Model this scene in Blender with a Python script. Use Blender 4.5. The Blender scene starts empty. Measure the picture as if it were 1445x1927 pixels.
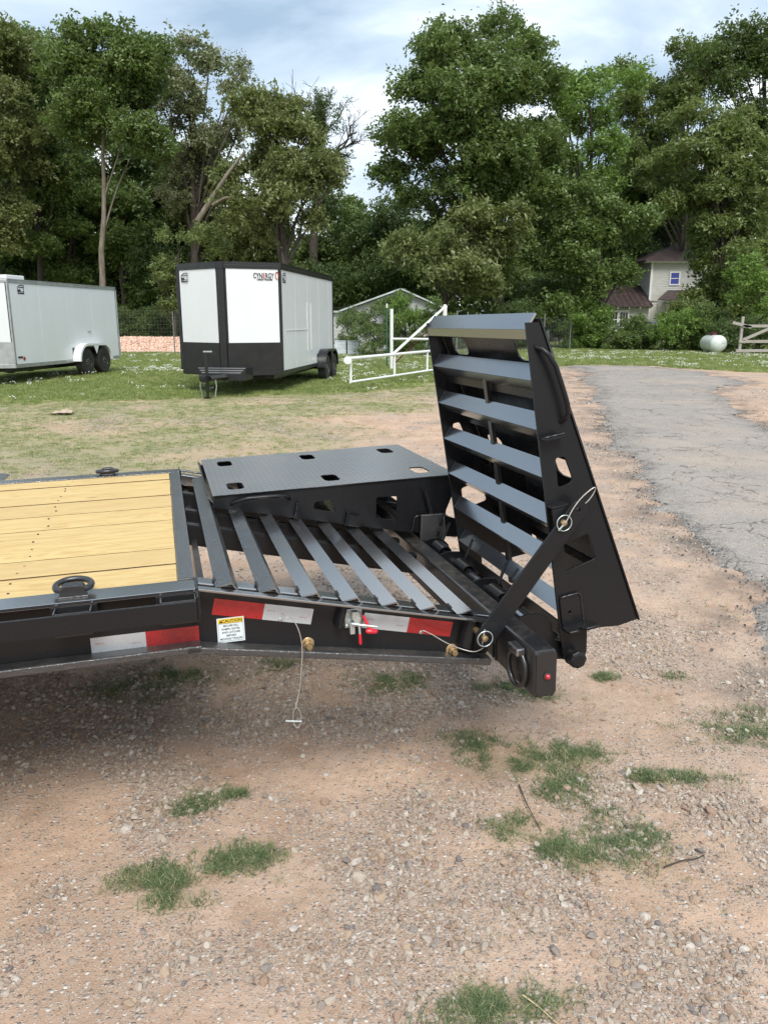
import bpy, bmesh, math, random
import numpy as np
from mathutils import Matrix, Vector, Euler
from math import radians as RAD, sin, cos, pi

sc = bpy.context.scene
COL = sc.collection
random.seed(7)
rng = np.random.default_rng(11)

# ------------------------------------------------------------------ camera, sky, sun, exposure
EYE = 1.6
cam_d = bpy.data.cameras.new('camera')
cam = bpy.data.objects.new('camera', cam_d); COL.objects.link(cam)
cam_d.sensor_fit = 'VERTICAL'; cam_d.sensor_height = 24.0
cam_d.lens = 1463.46 / 1927 * 24.0
cam_d.clip_start = 0.05; cam_d.clip_end = 2000
cam.location = (0, 0, EYE)
cam.rotation_euler = (RAD(90 - 13.875), 0, 0)
sc.camera = cam

SUN_EL, SUN_AZ = RAD(52), RAD(168)      # azimuth from +Y (ahead) towards +X
SKY_GAIN = 1.15
world = bpy.data.worlds.new('World'); sc.world = world; world.use_nodes = True
wn = world.node_tree; wn.nodes.clear()
def wnode(t, **k):
    n = wn.nodes.new(t)
    for a, b in k.items(): setattr(n, a, b)
    return n
def wl(a, b): wn.links.new(a, b)
w_out = wnode('ShaderNodeOutputWorld'); w_bg = wnode('ShaderNodeBackground')
w_bg.inputs['Strength'].default_value = 0.1
w_sky = wnode('ShaderNodeTexSky', sky_type='NISHITA'); w_sky.sun_disc = False
w_sky.sun_elevation = SUN_EL; w_sky.sun_rotation = SUN_AZ; w_sky.dust_density = 2.0
tc = wnode('ShaderNodeTexCoord'); sx = wnode('ShaderNodeSeparateXYZ'); wl(tc.outputs['Generated'], sx.inputs[0])
zc = wnode('ShaderNodeMath', operation='MAXIMUM'); wl(sx.outputs['Z'], zc.inputs[0]); zc.inputs[1].default_value = 0.0
za = wnode('ShaderNodeMath', operation='ADD'); wl(zc.outputs[0], za.inputs[0]); za.inputs[1].default_value = 0.16
dx = wnode('ShaderNodeMath', operation='DIVIDE'); wl(sx.outputs['X'], dx.inputs[0]); wl(za.outputs[0], dx.inputs[1])
dy = wnode('ShaderNodeMath', operation='DIVIDE'); wl(sx.outputs['Y'], dy.inputs[0]); wl(za.outputs[0], dy.inputs[1])
cv = wnode('ShaderNodeCombineXYZ'); wl(dx.outputs[0], cv.inputs[0]); wl(dy.outputs[0], cv.inputs[1]); cv.inputs[2].default_value = 9.9
n1 = wnode('ShaderNodeTexNoise'); n1.inputs['Scale'].default_value = 0.75; n1.inputs['Detail'].default_value = 7; n1.inputs['Roughness'].default_value = 0.52; n1.inputs['Distortion'].default_value = 0.6
wl(cv.outputs[0], n1.inputs['Vector'])
r1 = wnode('ShaderNodeValToRGB'); wl(n1.outputs['Fac'], r1.inputs[0])
e = r1.color_ramp.elements
e[0].position = 0.40; e[0].color = (.215, .29, .375, 1); e[1].position = 0.60; e[1].color = (0.67, 0.69, 0.70, 1)
m = e.new(0.50); m.color = (0.38, 0.455, 0.53, 1)
# low sky is a bright even overcast, the deck of grey-blue cloud lies higher
low = wnode('ShaderNodeMapRange'); wl(sx.outputs['Z'], low.inputs[0]); low.inputs[1].default_value = 0.07; low.inputs[2].default_value = 0.19; low.inputs[3].default_value = 0.75; low.inputs[4].default_value = 0.0
mx = wnode('ShaderNodeMix', data_type='RGBA'); wl(low.outputs[0], mx.inputs[0]); wl(r1.outputs[0], mx.inputs[6]); mx.inputs[7].default_value = (0.66, 0.685, 0.70, 1)
sc10 = wnode('ShaderNodeVectorMath', operation='SCALE'); wl(mx.outputs[2], sc10.inputs[0]); sc10.inputs['Scale'].default_value = 10.0 * SKY_GAIN
mx2 = wnode('ShaderNodeMix', data_type='RGBA'); mx2.inputs[0].default_value = 0.9
wl(w_sky.outputs[0], mx2.inputs[6]); wl(sc10.outputs[0], mx2.inputs[7])
wl(mx2.outputs[2], w_bg.inputs['Color']); wl(w_bg.outputs[0], w_out.inputs['Surface'])

sun_d = bpy.data.lights.new('sun', 'SUN'); sun = bpy.data.objects.new('sun', sun_d); COL.objects.link(sun)
sun_d.energy = 2.3; sun_d.angle = RAD(30); sun_d.color = (1.0, 0.95, 0.88)
sdir = Vector((sin(SUN_AZ) * cos(SUN_EL), cos(SUN_AZ) * cos(SUN_EL), sin(SUN_EL)))
sun.rotation_euler = sdir.to_track_quat('Z', 'Y').to_euler()
sun.location = (0, 0, 30)

sc.view_settings.view_transform = 'Standard'; sc.view_settings.look = 'None'
sc.view_settings.exposure = 0.88; sc.view_settings.gamma = 1.0; sc.view_settings.use_curve_mapping = False
sc.cycles.max_bounces = 6; sc.cycles.diffuse_bounces = 3; sc.cycles.glossy_bounces = 3
sc.cycles.transparent_max_bounces = 6

# ------------------------------------------------------------------ helpers: noise, mesh builder, objects
def vnoise(x, y, seed=0):
    x = np.asarray(x, float); y = np.asarray(y, float)
    xi = np.floor(x).astype(np.int64); yi = np.floor(y).astype(np.int64)
    fx = x - xi; fy = y - yi; fx = fx * fx * (3 - 2 * fx); fy = fy * fy * (3 - 2 * fy)
    def h(a, b):
        n = (a * 374761393 + b * 668265263 + seed * 974634777) & 0x7fffffff
        n = ((n ^ (n >> 13)) * 1274126177) & 0x7fffffff
        return ((n ^ (n >> 16)) & 0xffff) / 65535.0
    return (h(xi, yi) * (1 - fx) + h(xi + 1, yi) * fx) * (1 - fy) + (h(xi, yi + 1) * (1 - fx) + h(xi + 1, yi + 1) * fx) * fy
def fbm(x, y, seed=0, oct=4):
    s = 0; a = 0.5; t = 0
    for k in range(oct):
        s = s + a * vnoise(x * 2 ** k, y * 2 ** k, seed + k * 17); t += a; a *= 0.5
    return s / t
def sstep(a, b, x):
    t = np.clip((x - a) / (b - a), 0, 1); return t * t * (3 - 2 * t)

class MB:
    def __init__(s): s.v = []; s.f = []
    def add(s, vs, fs):
        o = len(s.v); s.v += [tuple(p) for p in vs]; s.f += [tuple(i + o for i in f) for f in fs]; return s
    def box(s, x0, x1, y0, y1, z0, z1, F=None):
        vs = [(x0,y0,z0),(x1,y0,z0),(x1,y1,z0),(x0,y1,z0),(x0,y0,z1),(x1,y0,z1),(x1,y1,z1),(x0,y1,z1)]
        if F: vs = [F(*p) for p in vs]
        return s.add(vs, [(0,3,2,1),(4,5,6,7),(0,1,5,4),(1,2,6,5),(2,3,7,6),(3,0,4,7)])
    def prism(s, poly, y0, y1, F=None):          # poly in (x,z), extruded along y
        n = len(poly)
        vs = [(p[0], y0, p[1]) for p in poly] + [(p[0], y1, p[1]) for p in poly]
        if F: vs = [F(*p) for p in vs]
        fs = [tuple(range(n)), tuple(range(2 * n - 1, n - 1, -1))] + [(i, i + n, (i + 1) % n + n, (i + 1) % n) for i in range(n)]
        return s.add(vs, fs)
    def prismz(s, poly, z0, z1, F=None):         # poly in (x,y), extruded along z
        n = len(poly)
        vs = [(p[0], p[1], z0) for p in poly] + [(p[0], p[1], z1) for p in poly]
        if F: vs = [F(*p) for p in vs]
        fs = [tuple(range(n - 1, -1, -1)), tuple(range(n, 2 * n))] + [(i, (i + 1) % n, (i + 1) % n + n, i + n) for i in range(n)]
        return s.add(vs, fs)
    def tube(s, path, r, n=8, caps=True, closed=False):
        P = [Vector(p) for p in path]; m = len(P)
        rr = r if isinstance(r, (list, tuple)) else [r] * m
        vs = []; prev = None
        for i, p in enumerate(P):
            if closed: t = P[(i + 1) % m] - P[i - 1]
            else: t = P[min(i + 1, m - 1)] - P[max(i - 1, 0)]
            t.normalize()
            if prev is None:
                a = Vector((0, 0, 1)) if abs(t.z) < 0.9 else Vector((1, 0, 0))
                u = t.cross(a).normalized()
            else:
                u = (prev - t * prev.dot(t)).normalized()
            prev = u; w = t.cross(u)
            for k in range(n):
                an = 2 * pi * k / n; vs.append(p + (u * cos(an) + w * sin(an)) * rr[i])
        fs = []
        for i in range(m if closed else m - 1):
            j = (i + 1) % m
            for k in range(n):
                k2 = (k + 1) % n; fs.append((i * n + k, i * n + k2, j * n + k2, j * n + k))
        if caps and not closed:
            fs.append(tuple(range(n - 1, -1, -1))); fs.append(tuple((m - 1) * n + k for k in range(n)))
        return s.add(vs, fs)
    def lathe(s, prof, c=(0,0,0), axis='z', n=24):   # prof: (r, h)
        vs = []
        for r, h in prof:
            for k in range(n):
                a = 2 * pi * k / n; u, w = r * cos(a), r * sin(a)
                q = {'z': (u, w, h), 'y': (u, h, w), 'x': (h, u, w)}[axis]
                vs.append((q[0] + c[0], q[1] + c[1], q[2] + c[2]))
        m = len(prof)
        fs = [(i*n+k, i*n+(k+1)%n, (i+1)*n+(k+1)%n, (i+1)*n+k) for i in range(m-1) for k in range(n)]
        fs += [tuple(range(n-1,-1,-1)), tuple((m-1)*n+k for k in range(n))]
        return s.add(vs, fs)
    def mesh(s, name):
        me = bpy.data.meshes.new(name); me.from_pydata(s.v, [], s.f)
        bm = bmesh.new(); bm.from_mesh(me); bmesh.ops.recalc_face_normals(bm, faces=bm.faces); bm.to_mesh(me); bm.free()
        return me
    def build(s, name, mat, parent=None, smooth=None, bevel=0, label=None):
        return mkobj(name, s.mesh(name), mat, parent, smooth, bevel, label)

def mkobj(name, me, mat=None, parent=None, smooth=None, bevel=0, label=None):
    o = bpy.data.objects.new(name, me); COL.objects.link(o)
    if mat is not None:
        if not me.materials: me.materials.append(mat)
    if parent is not None: o.parent = parent
    if smooth is not None:
        me.polygons.foreach_set('use_smooth', [True] * len(me.polygons)); me.set_sharp_from_angle(angle=RAD(smooth))
    if bevel:
        b = o.modifiers.new('bevel', 'BEVEL'); b.width = bevel; b.segments = 2; b.limit_method = 'ANGLE'; b.angle_limit = RAD(40)
        b.harden_normals = False
    if label: o['label'] = label
    return o
def empty(name, loc=(0,0,0), rz=0, parent=None):
    o = bpy.data.objects.new(name, None); COL.objects.link(o); o.location = loc; o.rotation_euler = (0, 0, rz); o.empty_display_size = 0.1
    if parent is not None: o.parent = parent
    return o
def tag(o, label=None, cat=None, group=None, kind=None):
    if label: o['label'] = label
    if cat: o['category'] = cat
    if group: o['group'] = group
    if kind: o['kind'] = kind
    return o
def copy_child(src, parent):
    c = src.copy(); COL.objects.link(c); c.parent = parent; return c
def plate_mesh(name, outline, holes, th, F, bev=0.0):
    """flat plate with holes: 2D curve filled and extruded, then mapped by F(a, b, h)"""
    cu = bpy.data.curves.new(name, 'CURVE'); cu.dimensions = '2D'; cu.fill_mode = 'BOTH'; cu.extrude = th / 2; cu.bevel_depth = bev; cu.bevel_resolution = 0
    for pts in [outline] + holes:
        sp = cu.splines.new('POLY'); sp.points.add(len(pts) - 1)
        for p, q in zip(sp.points, pts): p.co = (q[0], q[1], 0, 1)
        sp.use_cyclic_u = True
    o = bpy.data.objects.new(name + '_tmp', cu); COL.objects.link(o)
    dg = bpy.context.evaluated_depsgraph_get(); dg.update()
    me = bpy.data.meshes.new_from_object(o.evaluated_get(dg)); me.name = name
    bpy.data.objects.remove(o); bpy.data.curves.remove(cu)
    for v in me.vertices: v.co = F(*v.co)
    bm = bmesh.new(); bm.from_mesh(me); bmesh.ops.remove_doubles(bm, verts=bm.verts, dist=1e-5); bmesh.ops.recalc_face_normals(bm, faces=bm.faces); bm.to_mesh(me); bm.free()
    me.materials.clear()
    return me
def rrect(cx, cy, w, h, r, n=3):
    out = []
    for sx_, sy_, a0 in ((1,1,0),(-1,1,90),(-1,-1,180),(1,-1,270)):
        for k in range(n + 1):
            a = RAD(a0 + 90 * k / n); out.append((cx + sx_ * (w/2 - r) + r * cos(a), cy + sy_ * (h/2 - r) + r * sin(a)))
    return out
def roundpoly(poly, r, n=3):
    out = []; m = len(poly)
    for i in range(m):
        p = Vector(poly[i]).to_2d(); a = Vector(poly[i-1]).to_2d(); b = Vector(poly[(i+1) % m]).to_2d()
        da = (a - p); db = (b - p); ra = min(r, da.length * .45); rb = min(r, db.length * .45)
        A = p + da.normalized() * ra; B = p + db.normalized() * rb
        for k in range(n + 1):
            t = k / n; q = A * (1-t)**2 + p * 2 * t * (1-t) + B * t * t; out.append((q.x, q.y))
    return out
def text_mesh(txt, size, F, th=0.0004, align='CENTER', bold=0.0):
    cu = bpy.data.curves.new('txt', 'FONT'); cu.body = txt; cu.size = size; cu.align_x = align; cu.extrude = th / 2; cu.offset = bold; cu.resolution_u = 3
    o = bpy.data.objects.new('txt_tmp', cu); COL.objects.link(o)
    dg = bpy.context.evaluated_depsgraph_get(); dg.update()
    me = bpy.data.meshes.new_from_object(o.evaluated_get(dg)); bpy.data.objects.remove(o); bpy.data.curves.remove(cu)
    me.materials.clear()
    for v in me.vertices: v.co = F(*v.co)
    return me

# ------------------------------------------------------------------ materials
class NT:
    def __init__(s, name):
        s.m = bpy.data.materials.new(name); s.m.use_nodes = True; s.t = s.m.node_tree; s.b = s.t.nodes['Principled BSDF']
    def n(s, t, **k):
        nd = s.t.nodes.new(t)
        for a, b in k.items():
            if a in nd.inputs.keys(): nd.inputs[a].default_value = b
            else: setattr(nd, a, b)
        return nd
    def l(s, a, b): s.t.links.new(a, b)
    def coord(s, out='Object', scale=(1,1,1)):
        c = s.n('ShaderNodeTexCoord'); mp = s.n('ShaderNodeMapping'); mp.inputs['Scale'].default_value = scale; s.l(c.outputs[out], mp.inputs[0]); return mp.outputs[0]
    def noise(s, vec, scale, detail=3, rough=.5, dist=0):
        nd = s.n('ShaderNodeTexNoise'); nd.inputs['Scale'].default_value = scale; nd.inputs['Detail'].default_value = detail; nd.inputs['Roughness'].default_value = rough; nd.inputs['Distortion'].default_value = dist
        s.l(vec, nd.inputs['Vector']); return nd.outputs['Fac']
    def vor(s, vec, scale, feature='F1', out='Distance'):
        nd = s.n('ShaderNodeTexVoronoi', feature=feature); nd.inputs['Scale'].default_value = scale; s.l(vec, nd.inputs['Vector']); return nd.outputs[out]
    def rng(s, v, a, b, c=0, d=1):
        nd = s.n('ShaderNodeMapRange'); s.l(v, nd.inputs[0])
        for i, x in zip((1,2,3,4), (a,b,c,d)): nd.inputs[i].default_value = x
        return nd.outputs[0]
    def math(s, op, a, b=None):
        nd = s.n('ShaderNodeMath', operation=op)
        for i, x in enumerate((a, b)):
            if x is None: continue
            if isinstance(x, (int, float)): nd.inputs[i].default_value = x
            else: s.l(x, nd.inputs[i])
        return nd.outputs[0]
    def mix(s, f, a, b, mode='MIX'):
        nd = s.n('ShaderNodeMix', data_type='RGBA', blend_type=mode)
        for i, x in ((0, f), (6, a), (7, b)):
            if isinstance(x, (int, float)): nd.inputs[i].default_value = x
            elif isinstance(x, tuple): nd.inputs[i].default_value = (*x, 1) if len(x) == 3 else x
            else: s.l(x, nd.inputs[i])
        return nd.outputs[2]
    def ramp(s, v, stops, interp='LINEAR'):
        nd = s.n('ShaderNodeValToRGB'); s.l(v, nd.inputs[0]); cr = nd.color_ramp; cr.interpolation = interp
        while len(cr.elements) < len(stops): cr.elements.new(0.5)
        for e_, (p, c) in zip(cr.elements, stops): e_.position = p; e_.color = (*c, 1)
        return nd.outputs[0]
    def attr(s, name, typ='GEOMETRY', out='Fac'):
        nd = s.n('ShaderNodeAttribute', attribute_name=name, attribute_type=typ); return nd.outputs[out]
    def bump(s, h, strength=.3, dist=.01, prev=None):
        nd = s.n('ShaderNodeBump'); nd.inputs['Strength'].default_value = strength; nd.inputs['Distance'].default_value = dist; s.l(h, nd.inputs['Height'])
        if prev is not None: s.l(prev, nd.inputs['Normal'])
        return nd.outputs[0]
    def set(s, **k):
        for a, v in k.items():
            i = s.b.inputs[a.replace('_', ' ')]
            if isinstance(v, (int, float)): i.default_value = v
            elif isinstance(v, tuple): i.default_value = (*v, 1) if len(v) == 3 else v
            else: s.l(v, i)
        return s
def simple(name, col, rough=.5, metal=0.0, spec=.5, var=.08, scale=8, bumpy=0, coat=0.0):
    t = NT(name); v = t.coord(); f = t.noise(v, scale, 4, .6)
    c2 = tuple(max(0, c * (1 - var * 2.2)) for c in col)
    t.set(Base_Color=t.mix(t.rng(f, .3, .7), c2, col), Roughness=t.rng(t.noise(v, scale * 3, 3), .3, .7, max(0.02, rough - .07), min(1, rough + .07)), Metallic=metal, Specular_IOR_Level=spec)
    if coat: t.set(Coat_Weight=coat, Coat_Roughness=.08)
    if bumpy: t.set(Normal=t.bump(t.noise(v, scale * 30, 3), bumpy, .002))
    return t.m

def paint_black(name, dust=.35, spec=.4, base=(.011, .0115, .013), rough=.24, rough_scale=90, peel=.05, specks=0.0, coat_r=.2, ci=1.5, cw=.4):
    t = NT(name); v = t.coord()
    d = t.noise(v, 3.2, 6, .62, .4); d2 = t.noise(v, 40, 4, .6)
    dm = t.math('MULTIPLY', t.rng(d, .42, .78), t.rng(d2, .3, .75))
    dm = t.math('MULTIPLY', dm, dust)
    # dust settles on faces that look up
    g = t.n('ShaderNodeNewGeometry'); sp = t.n('ShaderNodeSeparateXYZ'); t.l(g.outputs['Normal'], sp.inputs[0])
    upf = t.rng(sp.outputs['Z'], .2, 1, .12, 1.0)
    dm = t.math('MULTIPLY', dm, upf)
    col = t.mix(dm, base, (.20, .165, .13))
    ro = t.math('ADD', t.rng(t.noise(v, 7, 4), .3, .7, rough - .05, rough + .08), t.math('MULTIPLY', dm, .8))
    scr = t.rng(t.noise(t.coord(scale=(1, 1, 9)), 30, 3, .7), .72, .76, 0, .35)
    col = t.mix(t.math('MULTIPLY', scr, dust), col, (.10, .10, .10))
    bm = t.bump(t.noise(v, rough_scale * 4, 2), peel, .0015)
    if specks:
        sk = t.noise(v, rough_scale, 4, .65, .3)
        bm = t.bump(sk, specks, .004, bm)
        ro = t.math('ADD', ro, t.rng(sk, .4, .6, 0, .12))
    t.set(Base_Color=col, Roughness=ro, Specular_IOR_Level=spec, Normal=bm, Coat_Weight=cw, Coat_Roughness=coat_r, Coat_IOR=ci, Coat_Normal=bm)
    return t.m
M = {}
M['black'] = paint_black('black_paint', dust=.08, rough=.26, cw=.0, spec=.3)
M['flange'] = paint_black('black_paint_textured', dust=.5, rough=.42, cw=.8, ci=1.9, spec=.4, specks=.9, rough_scale=70, base=(.025, .026, .028))
M['black_dull'] = paint_black('black_paint_dull', dust=.25, rough=.34, cw=.5, ci=1.6, specks=.15)
M['black_clean'] = paint_black('black_paint_glossy', dust=.14, rough=.3, coat_r=.17, ci=3.8, cw=1.0, peel=.03, base=(.03, .031, .034))
M['black_rough'] = paint_black('black_paint_rough', dust=.5, rough=.36, specks=.6, rough_scale=130, ci=2.6, cw=1.0)
M['black_dusty'] = paint_black('black_paint_dusty', dust=.9, rough=.4, specks=.25, rough_scale=60, cw=.6, ci=1.7)

def tread():
    t = NT('diamond_plate_paint'); v = t.coord()
    # raised lozenges of a tread plate, alternating direction
    rz = []
    for ang, off in ((45, 0), (-45, .5)):
        mp = t.n('ShaderNodeMapping'); t.l(t.coord(scale=(21, 21, 1)), mp.inputs[0])
        mp.inputs['Location'].default_value = (off, off, 0)
        s_ = t.n('ShaderNodeSeparateXYZ'); t.l(mp.outputs[0], s_.inputs[0])
        fx = t.math('SUBTRACT', t.math('FRACT', s_.outputs['X']), .5); fy = t.math('SUBTRACT', t.math('FRACT', s_.outputs['Y']), .5)
        c_, d_ = cos(RAD(ang)), sin(RAD(ang))
        a = t.math('ADD', t.math('MULTIPLY', fx, c_), t.math('MULTIPLY', fy, d_))
        b = t.math('SUBTRACT', t.math('MULTIPLY', fy, c_), t.math('MULTIPLY', fx, d_))
        q = t.math('ADD', t.math('MULTIPLY', t.math('MULTIPLY', a, a), 7), t.math('MULTIPLY', t.math('MULTIPLY', b, b), 50))
        rz.append(t.rng(q, .3, 1.0, 1, 0))
    h = t.math('MAXIMUM', rz[0], rz[1])
    d = t.math('MULTIPLY', t.rng(t.noise(v, 4, 5, .6), .4, .75), .35)
    col = t.mix(t.math('MULTIPLY', d, t.math('SUBTRACT', 1.0, h)), (.06, .062, .066), (.19, .16, .13))
    col = t.mix(t.math('MULTIPLY', h, .9), col, (.20, .205, .21))
    t.set(Base_Color=col, Roughness=t.rng(h, 0, 1, .5, .3), Specular_IOR_Level=.8, Normal=t.bump(h, .9, .004), Coat_Weight=1.0, Coat_Roughness=.28, Coat_IOR=2.8)
    t.l(t.b.inputs['Normal'].links[0].from_socket, t.b.inputs['Coat Normal'])
    return t.m
M['tread'] = tread()

def wood():
    t = NT('new_pine_boards'); oi = t.n('ShaderNodeObjectInfo')
    c = t.n('ShaderNodeTexCoord'); cb = t.n('ShaderNodeCombineXYZ')
    t.l(t.math('MULTIPLY', oi.outputs['Random'], 37.0), cb.inputs[0]); t.l(t.math('MULTIPLY', oi.outputs['Random'], 11.0), cb.inputs[1])
    ad = t.n('ShaderNodeVectorMath', operation='ADD'); t.l(c.outputs['Object'], ad.inputs[0]); t.l(cb.outputs[0], ad.inputs[1])
    mp = t.n('ShaderNodeMapping'); mp.inputs['Scale'].default_value = (1.1, 14, 14); t.l(ad.outputs[0], mp.inputs[0])
    g1 = t.noise(mp.outputs[0], 1.3, 5, .55, 1.2)
    wv = t.n('ShaderNodeMath', operation='SINE'); t.l(t.math('MULTIPLY', g1, 46), wv.inputs[0])
    mp2 = t.n('ShaderNodeMapping'); mp2.inputs['Scale'].default_value = (3, 120, 120); t.l(ad.outputs[0], mp2.inputs[0])
    fine = t.noise(mp2.outputs[0], 2.2, 4, .6)
    col = t.mix(t.rng(wv.outputs[0], -.2, 1, 0, .8), (.63, .475, .215), (.48, .31, .115))
    col = t.mix(t.rng(fine, .35, .75, 0, .35), col, (.42, .27, .11))
    mp3 = t.n('ShaderNodeMapping'); mp3.inputs['Scale'].default_value = (2.6, 6, 6); t.l(ad.outputs[0], mp3.inputs[0])
    kn = t.vor(mp3.outputs[0], 1.0)
    col = t.mix(t.rng(kn, .02, .085, .85, 0), col, (.20, .09, .03))
    col = t.mix(t.math('MULTIPLY', t.rng(t.math('FRACT', t.math('MULTIPLY', oi.outputs['Random'], 7.3)), 0, 1, 0, 1), .5), col, (.47, .33, .15))
    gr = t.noise(t.coord(), 5, 5, .7)
    col = t.mix(t.rng(gr, .58, .85, 0, .3), col, (.33, .24, .14))
    t.set(Base_Color=col, Roughness=.62, Specular_IOR_Level=.3, Normal=t.bump(fine, .25, .002))
    return t.m
M['wood'] = wood()
M['wood_edge'] = simple('dirty_board_edges', (.13, .075, .035), .9, var=.3, scale=20)  # darker brown for the board sides, so the joints show as dark lines
M['red_tape'] = simple('red_reflective_tape', (.42, .008, .012), .25, var=.12, scale=60, coat=.6)
def white_tape():
    t = NT('white_reflective_tape'); v = t.coord()
    b = t.vor(v, 260, out='Distance')
    st = t.math('SINE', t.math('MULTIPLY', t.n('ShaderNodeSeparateXYZ').outputs[2], 1.0))
    sp = t.n('ShaderNodeSeparateXYZ'); t.l(v, sp.inputs[0])
    st = t.math('SINE', t.math('MULTIPLY', sp.outputs['Z'], 1100.0))
    col = t.mix(t.rng(st, -1, 1, 0, .5), (.50, .53, .56), (.36, .39, .42))
    col = t.mix(t.rng(b, .2, .6, 0, .35), col, (.62, .65, .68))
    t.set(Base_Color=col, Roughness=.3, Metallic=.25, Coat_Weight=.5); return t.m
M['white_tape'] = white_tape()
M['decal_white'] = simple('decal_white', (.66, .73, .76), .4, var=.03)
M['decal_yellow'] = simple('decal_yellow', (.80, .55, .03), .4, var=.03)
M['ink'] = simple('black_ink', (.02, .02, .02), .5, var=.02)
M['ink_red'] = simple('red_ink', (.40, .03, .03), .5, var=.02)
M['zinc'] = simple('zinc_plate', (.62, .68, .68), .32, metal=.75, var=.12, scale=90)
M['gold'] = simple('yellow_zinc', (.55, .40, .22), .35, metal=.8, var=.2, scale=60)
M['red_grip'] = simple('red_rubber_grip', (.62, .012, .03), .35, var=.05, coat=.4)
M['red_lens'] = simple('red_lamp_lens', (.45, .01, .02), .12, var=.05, coat=1)
M['cable'] = simple('steel_cable', (.62, .60, .56), .4, metal=.5, var=.2, scale=300)
M['tyre'] = simple('tyre_rubber', (.022, .022, .022), .8, var=.25, scale=30, bumpy=.2)
M['rim'] = simple('black_rim', (.03, .03, .032), .35, var=.1)
M['trim_black'] = simple('black_trim', (.014, .015, .017), .32, var=.2, scale=3)
M['atp_black'] = simple('black_rock_guard', (.012, .012, .012), .4, var=.3, scale=5, bumpy=.3)
M['alu'] = simple('bare_aluminium', (.50, .52, .53), .35, metal=.6, var=.15, scale=5)
def panel_white():
    t = NT('white_panel'); v = t.coord()
    st = t.noise(t.coord(scale=(3, 3, .35)), 2.2, 5, .6)
    col = t.mix(t.rng(st, .45, .75, 0, .5), (.66, .69, .70), (.60, .64, .65))
    col = t.mix(t.rng(t.noise(v, 1.4, 3), .4, .7, 0, .3), col, (.58, .63, .65))
    t.set(Base_Color=col, Roughness=.28, Specular_IOR_Level=.5, Normal=t.bump(t.noise(v, 1.8, 2), .08, .03)); return t.m
M['panel'] = panel_white()
M['pipe_white'] = simple('white_pipe_paint', (.74, .76, .74), .45, var=.06, scale=6)
M['tank'] = simple('white_tank_paint', (.68, .73, .70), .45, var=.1, scale=3)
M['maroon'] = simple('maroon_cap', (.13, .03, .05), .5)
M['green_post'] = simple('green_post_paint', (.02, .09, .05), .5)
M['rust'] = simple('rusty_steel', (.16, .05, .03), .8, var=.3, scale=12)
M['wire'] = simple('galvanised_wire', (.16, .17, .16), .5, metal=.3)
def siding(name, col, dark):
    t = NT(name); v = t.coord()
    g = t.noise(t.coord(scale=(1, 1, 5)), 1.7, 6, .65)
    t.set(Base_Color=t.mix(t.rng(g, .45, .8, 0, .7), col, dark), Roughness=.7); return t.m
M['siding'] = siding('white_clapboard', (.46, .46, .44), (.27, .26, .24))
M['shed'] = siding('shed_panel', (.46, .48, .47), (.22, .23, .22))
def metal_roof():
    t = NT('dark_red_metal_roof'); v = t.coord()
    g = t.noise(t.coord(scale=(2, 2, .5)), 1.5, 6, .7)
    t.set(Base_Color=t.mix(t.rng(g, .4, .75), (.052, .032, .034), (.095, .075, .07)), Roughness=.5, Metallic=.2); return t.m
M['redroof'] = metal_roof()
M['shed_roof'] = simple('pale_roof_edge', (.5, .56, .54), .5, var=.2, scale=2)
M['glass'] = simple('dark_window_glass', (.02, .024, .03), .08, spec=.8, var=.1)
M['blue_glass'] = simple('blue_window_film', (.03, .045, .30), .2, var=.1)
M['frame_white'] = simple('window_frame_white', (.68, .70, .69), .5)
M['blue_paint'] = simple('blue_rail_paint', (.05, .12, .33), .5)
M['old_wood'] = siding('weathered_grey_wood', (.34, .31, .28), (.16, .14, .12))
M['plastic_white'] = simple('white_plastic', (.62, .68, .72), .5, var=.12, scale=4)
M['cardboard'] = simple('crumpled_cardboard', (.50, .40, .30), .9, var=.15, scale=12)
M['twig'] = simple('dark_twig', (.05, .04, .032), .9)
M['straw'] = simple('dry_straw', (.48, .40, .22), .8)
def bark(name, a, b):
    t = NT(name); v = t.coord(scale=(1, 1, .25)); n = t.noise(v, 7, 6, .7, .3)
    t.set(Base_Color=t.mix(t.rng(n, .35, .7), a, b), Roughness=.9, Normal=t.bump(n, .8, .05)); return t.m
M['bark'] = bark('dark_bark', (.035, .028, .022), (.085, .07, .055))
M['bark_pale'] = bark('pale_bark', (.10, .085, .065), (.24, .21, .165))

def leafmat(name, a, b, c, trans=.4):
    a, b, c = [tuple(min(.4, q * 1.8) for q in p_) for p_ in (a, b, c)]
    t = NT(name); oi = t.n('ShaderNodeObjectInfo'); v = t.coord('Object')
    f = t.noise(v, 2.5, 2)
    col = t.ramp(oi.outputs['Random'], [(0, a), (.5, b), (1, c)])
    col = t.mix(t.rng(f, .3, .7, 0, .4), col, tuple(x * .6 for x in b))
    t.set(Base_Color=col, Roughness=.4, Specular_IOR_Level=.6)
    tr = t.n('ShaderNodeBsdfTranslucent'); t.l(t.mix(.4, col, (.16, .24, .04)), tr.inputs['Color'])
    ms = t.n('ShaderNodeMixShader'); ms.inputs[0].default_value = trans
    out = t.t.nodes['Material Output']; t.l(t.b.outputs[0], ms.inputs[1]); t.l(tr.outputs[0], ms.inputs[2]); t.l(ms.outputs[0], out.inputs['Surface'])
    return t.m
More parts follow.
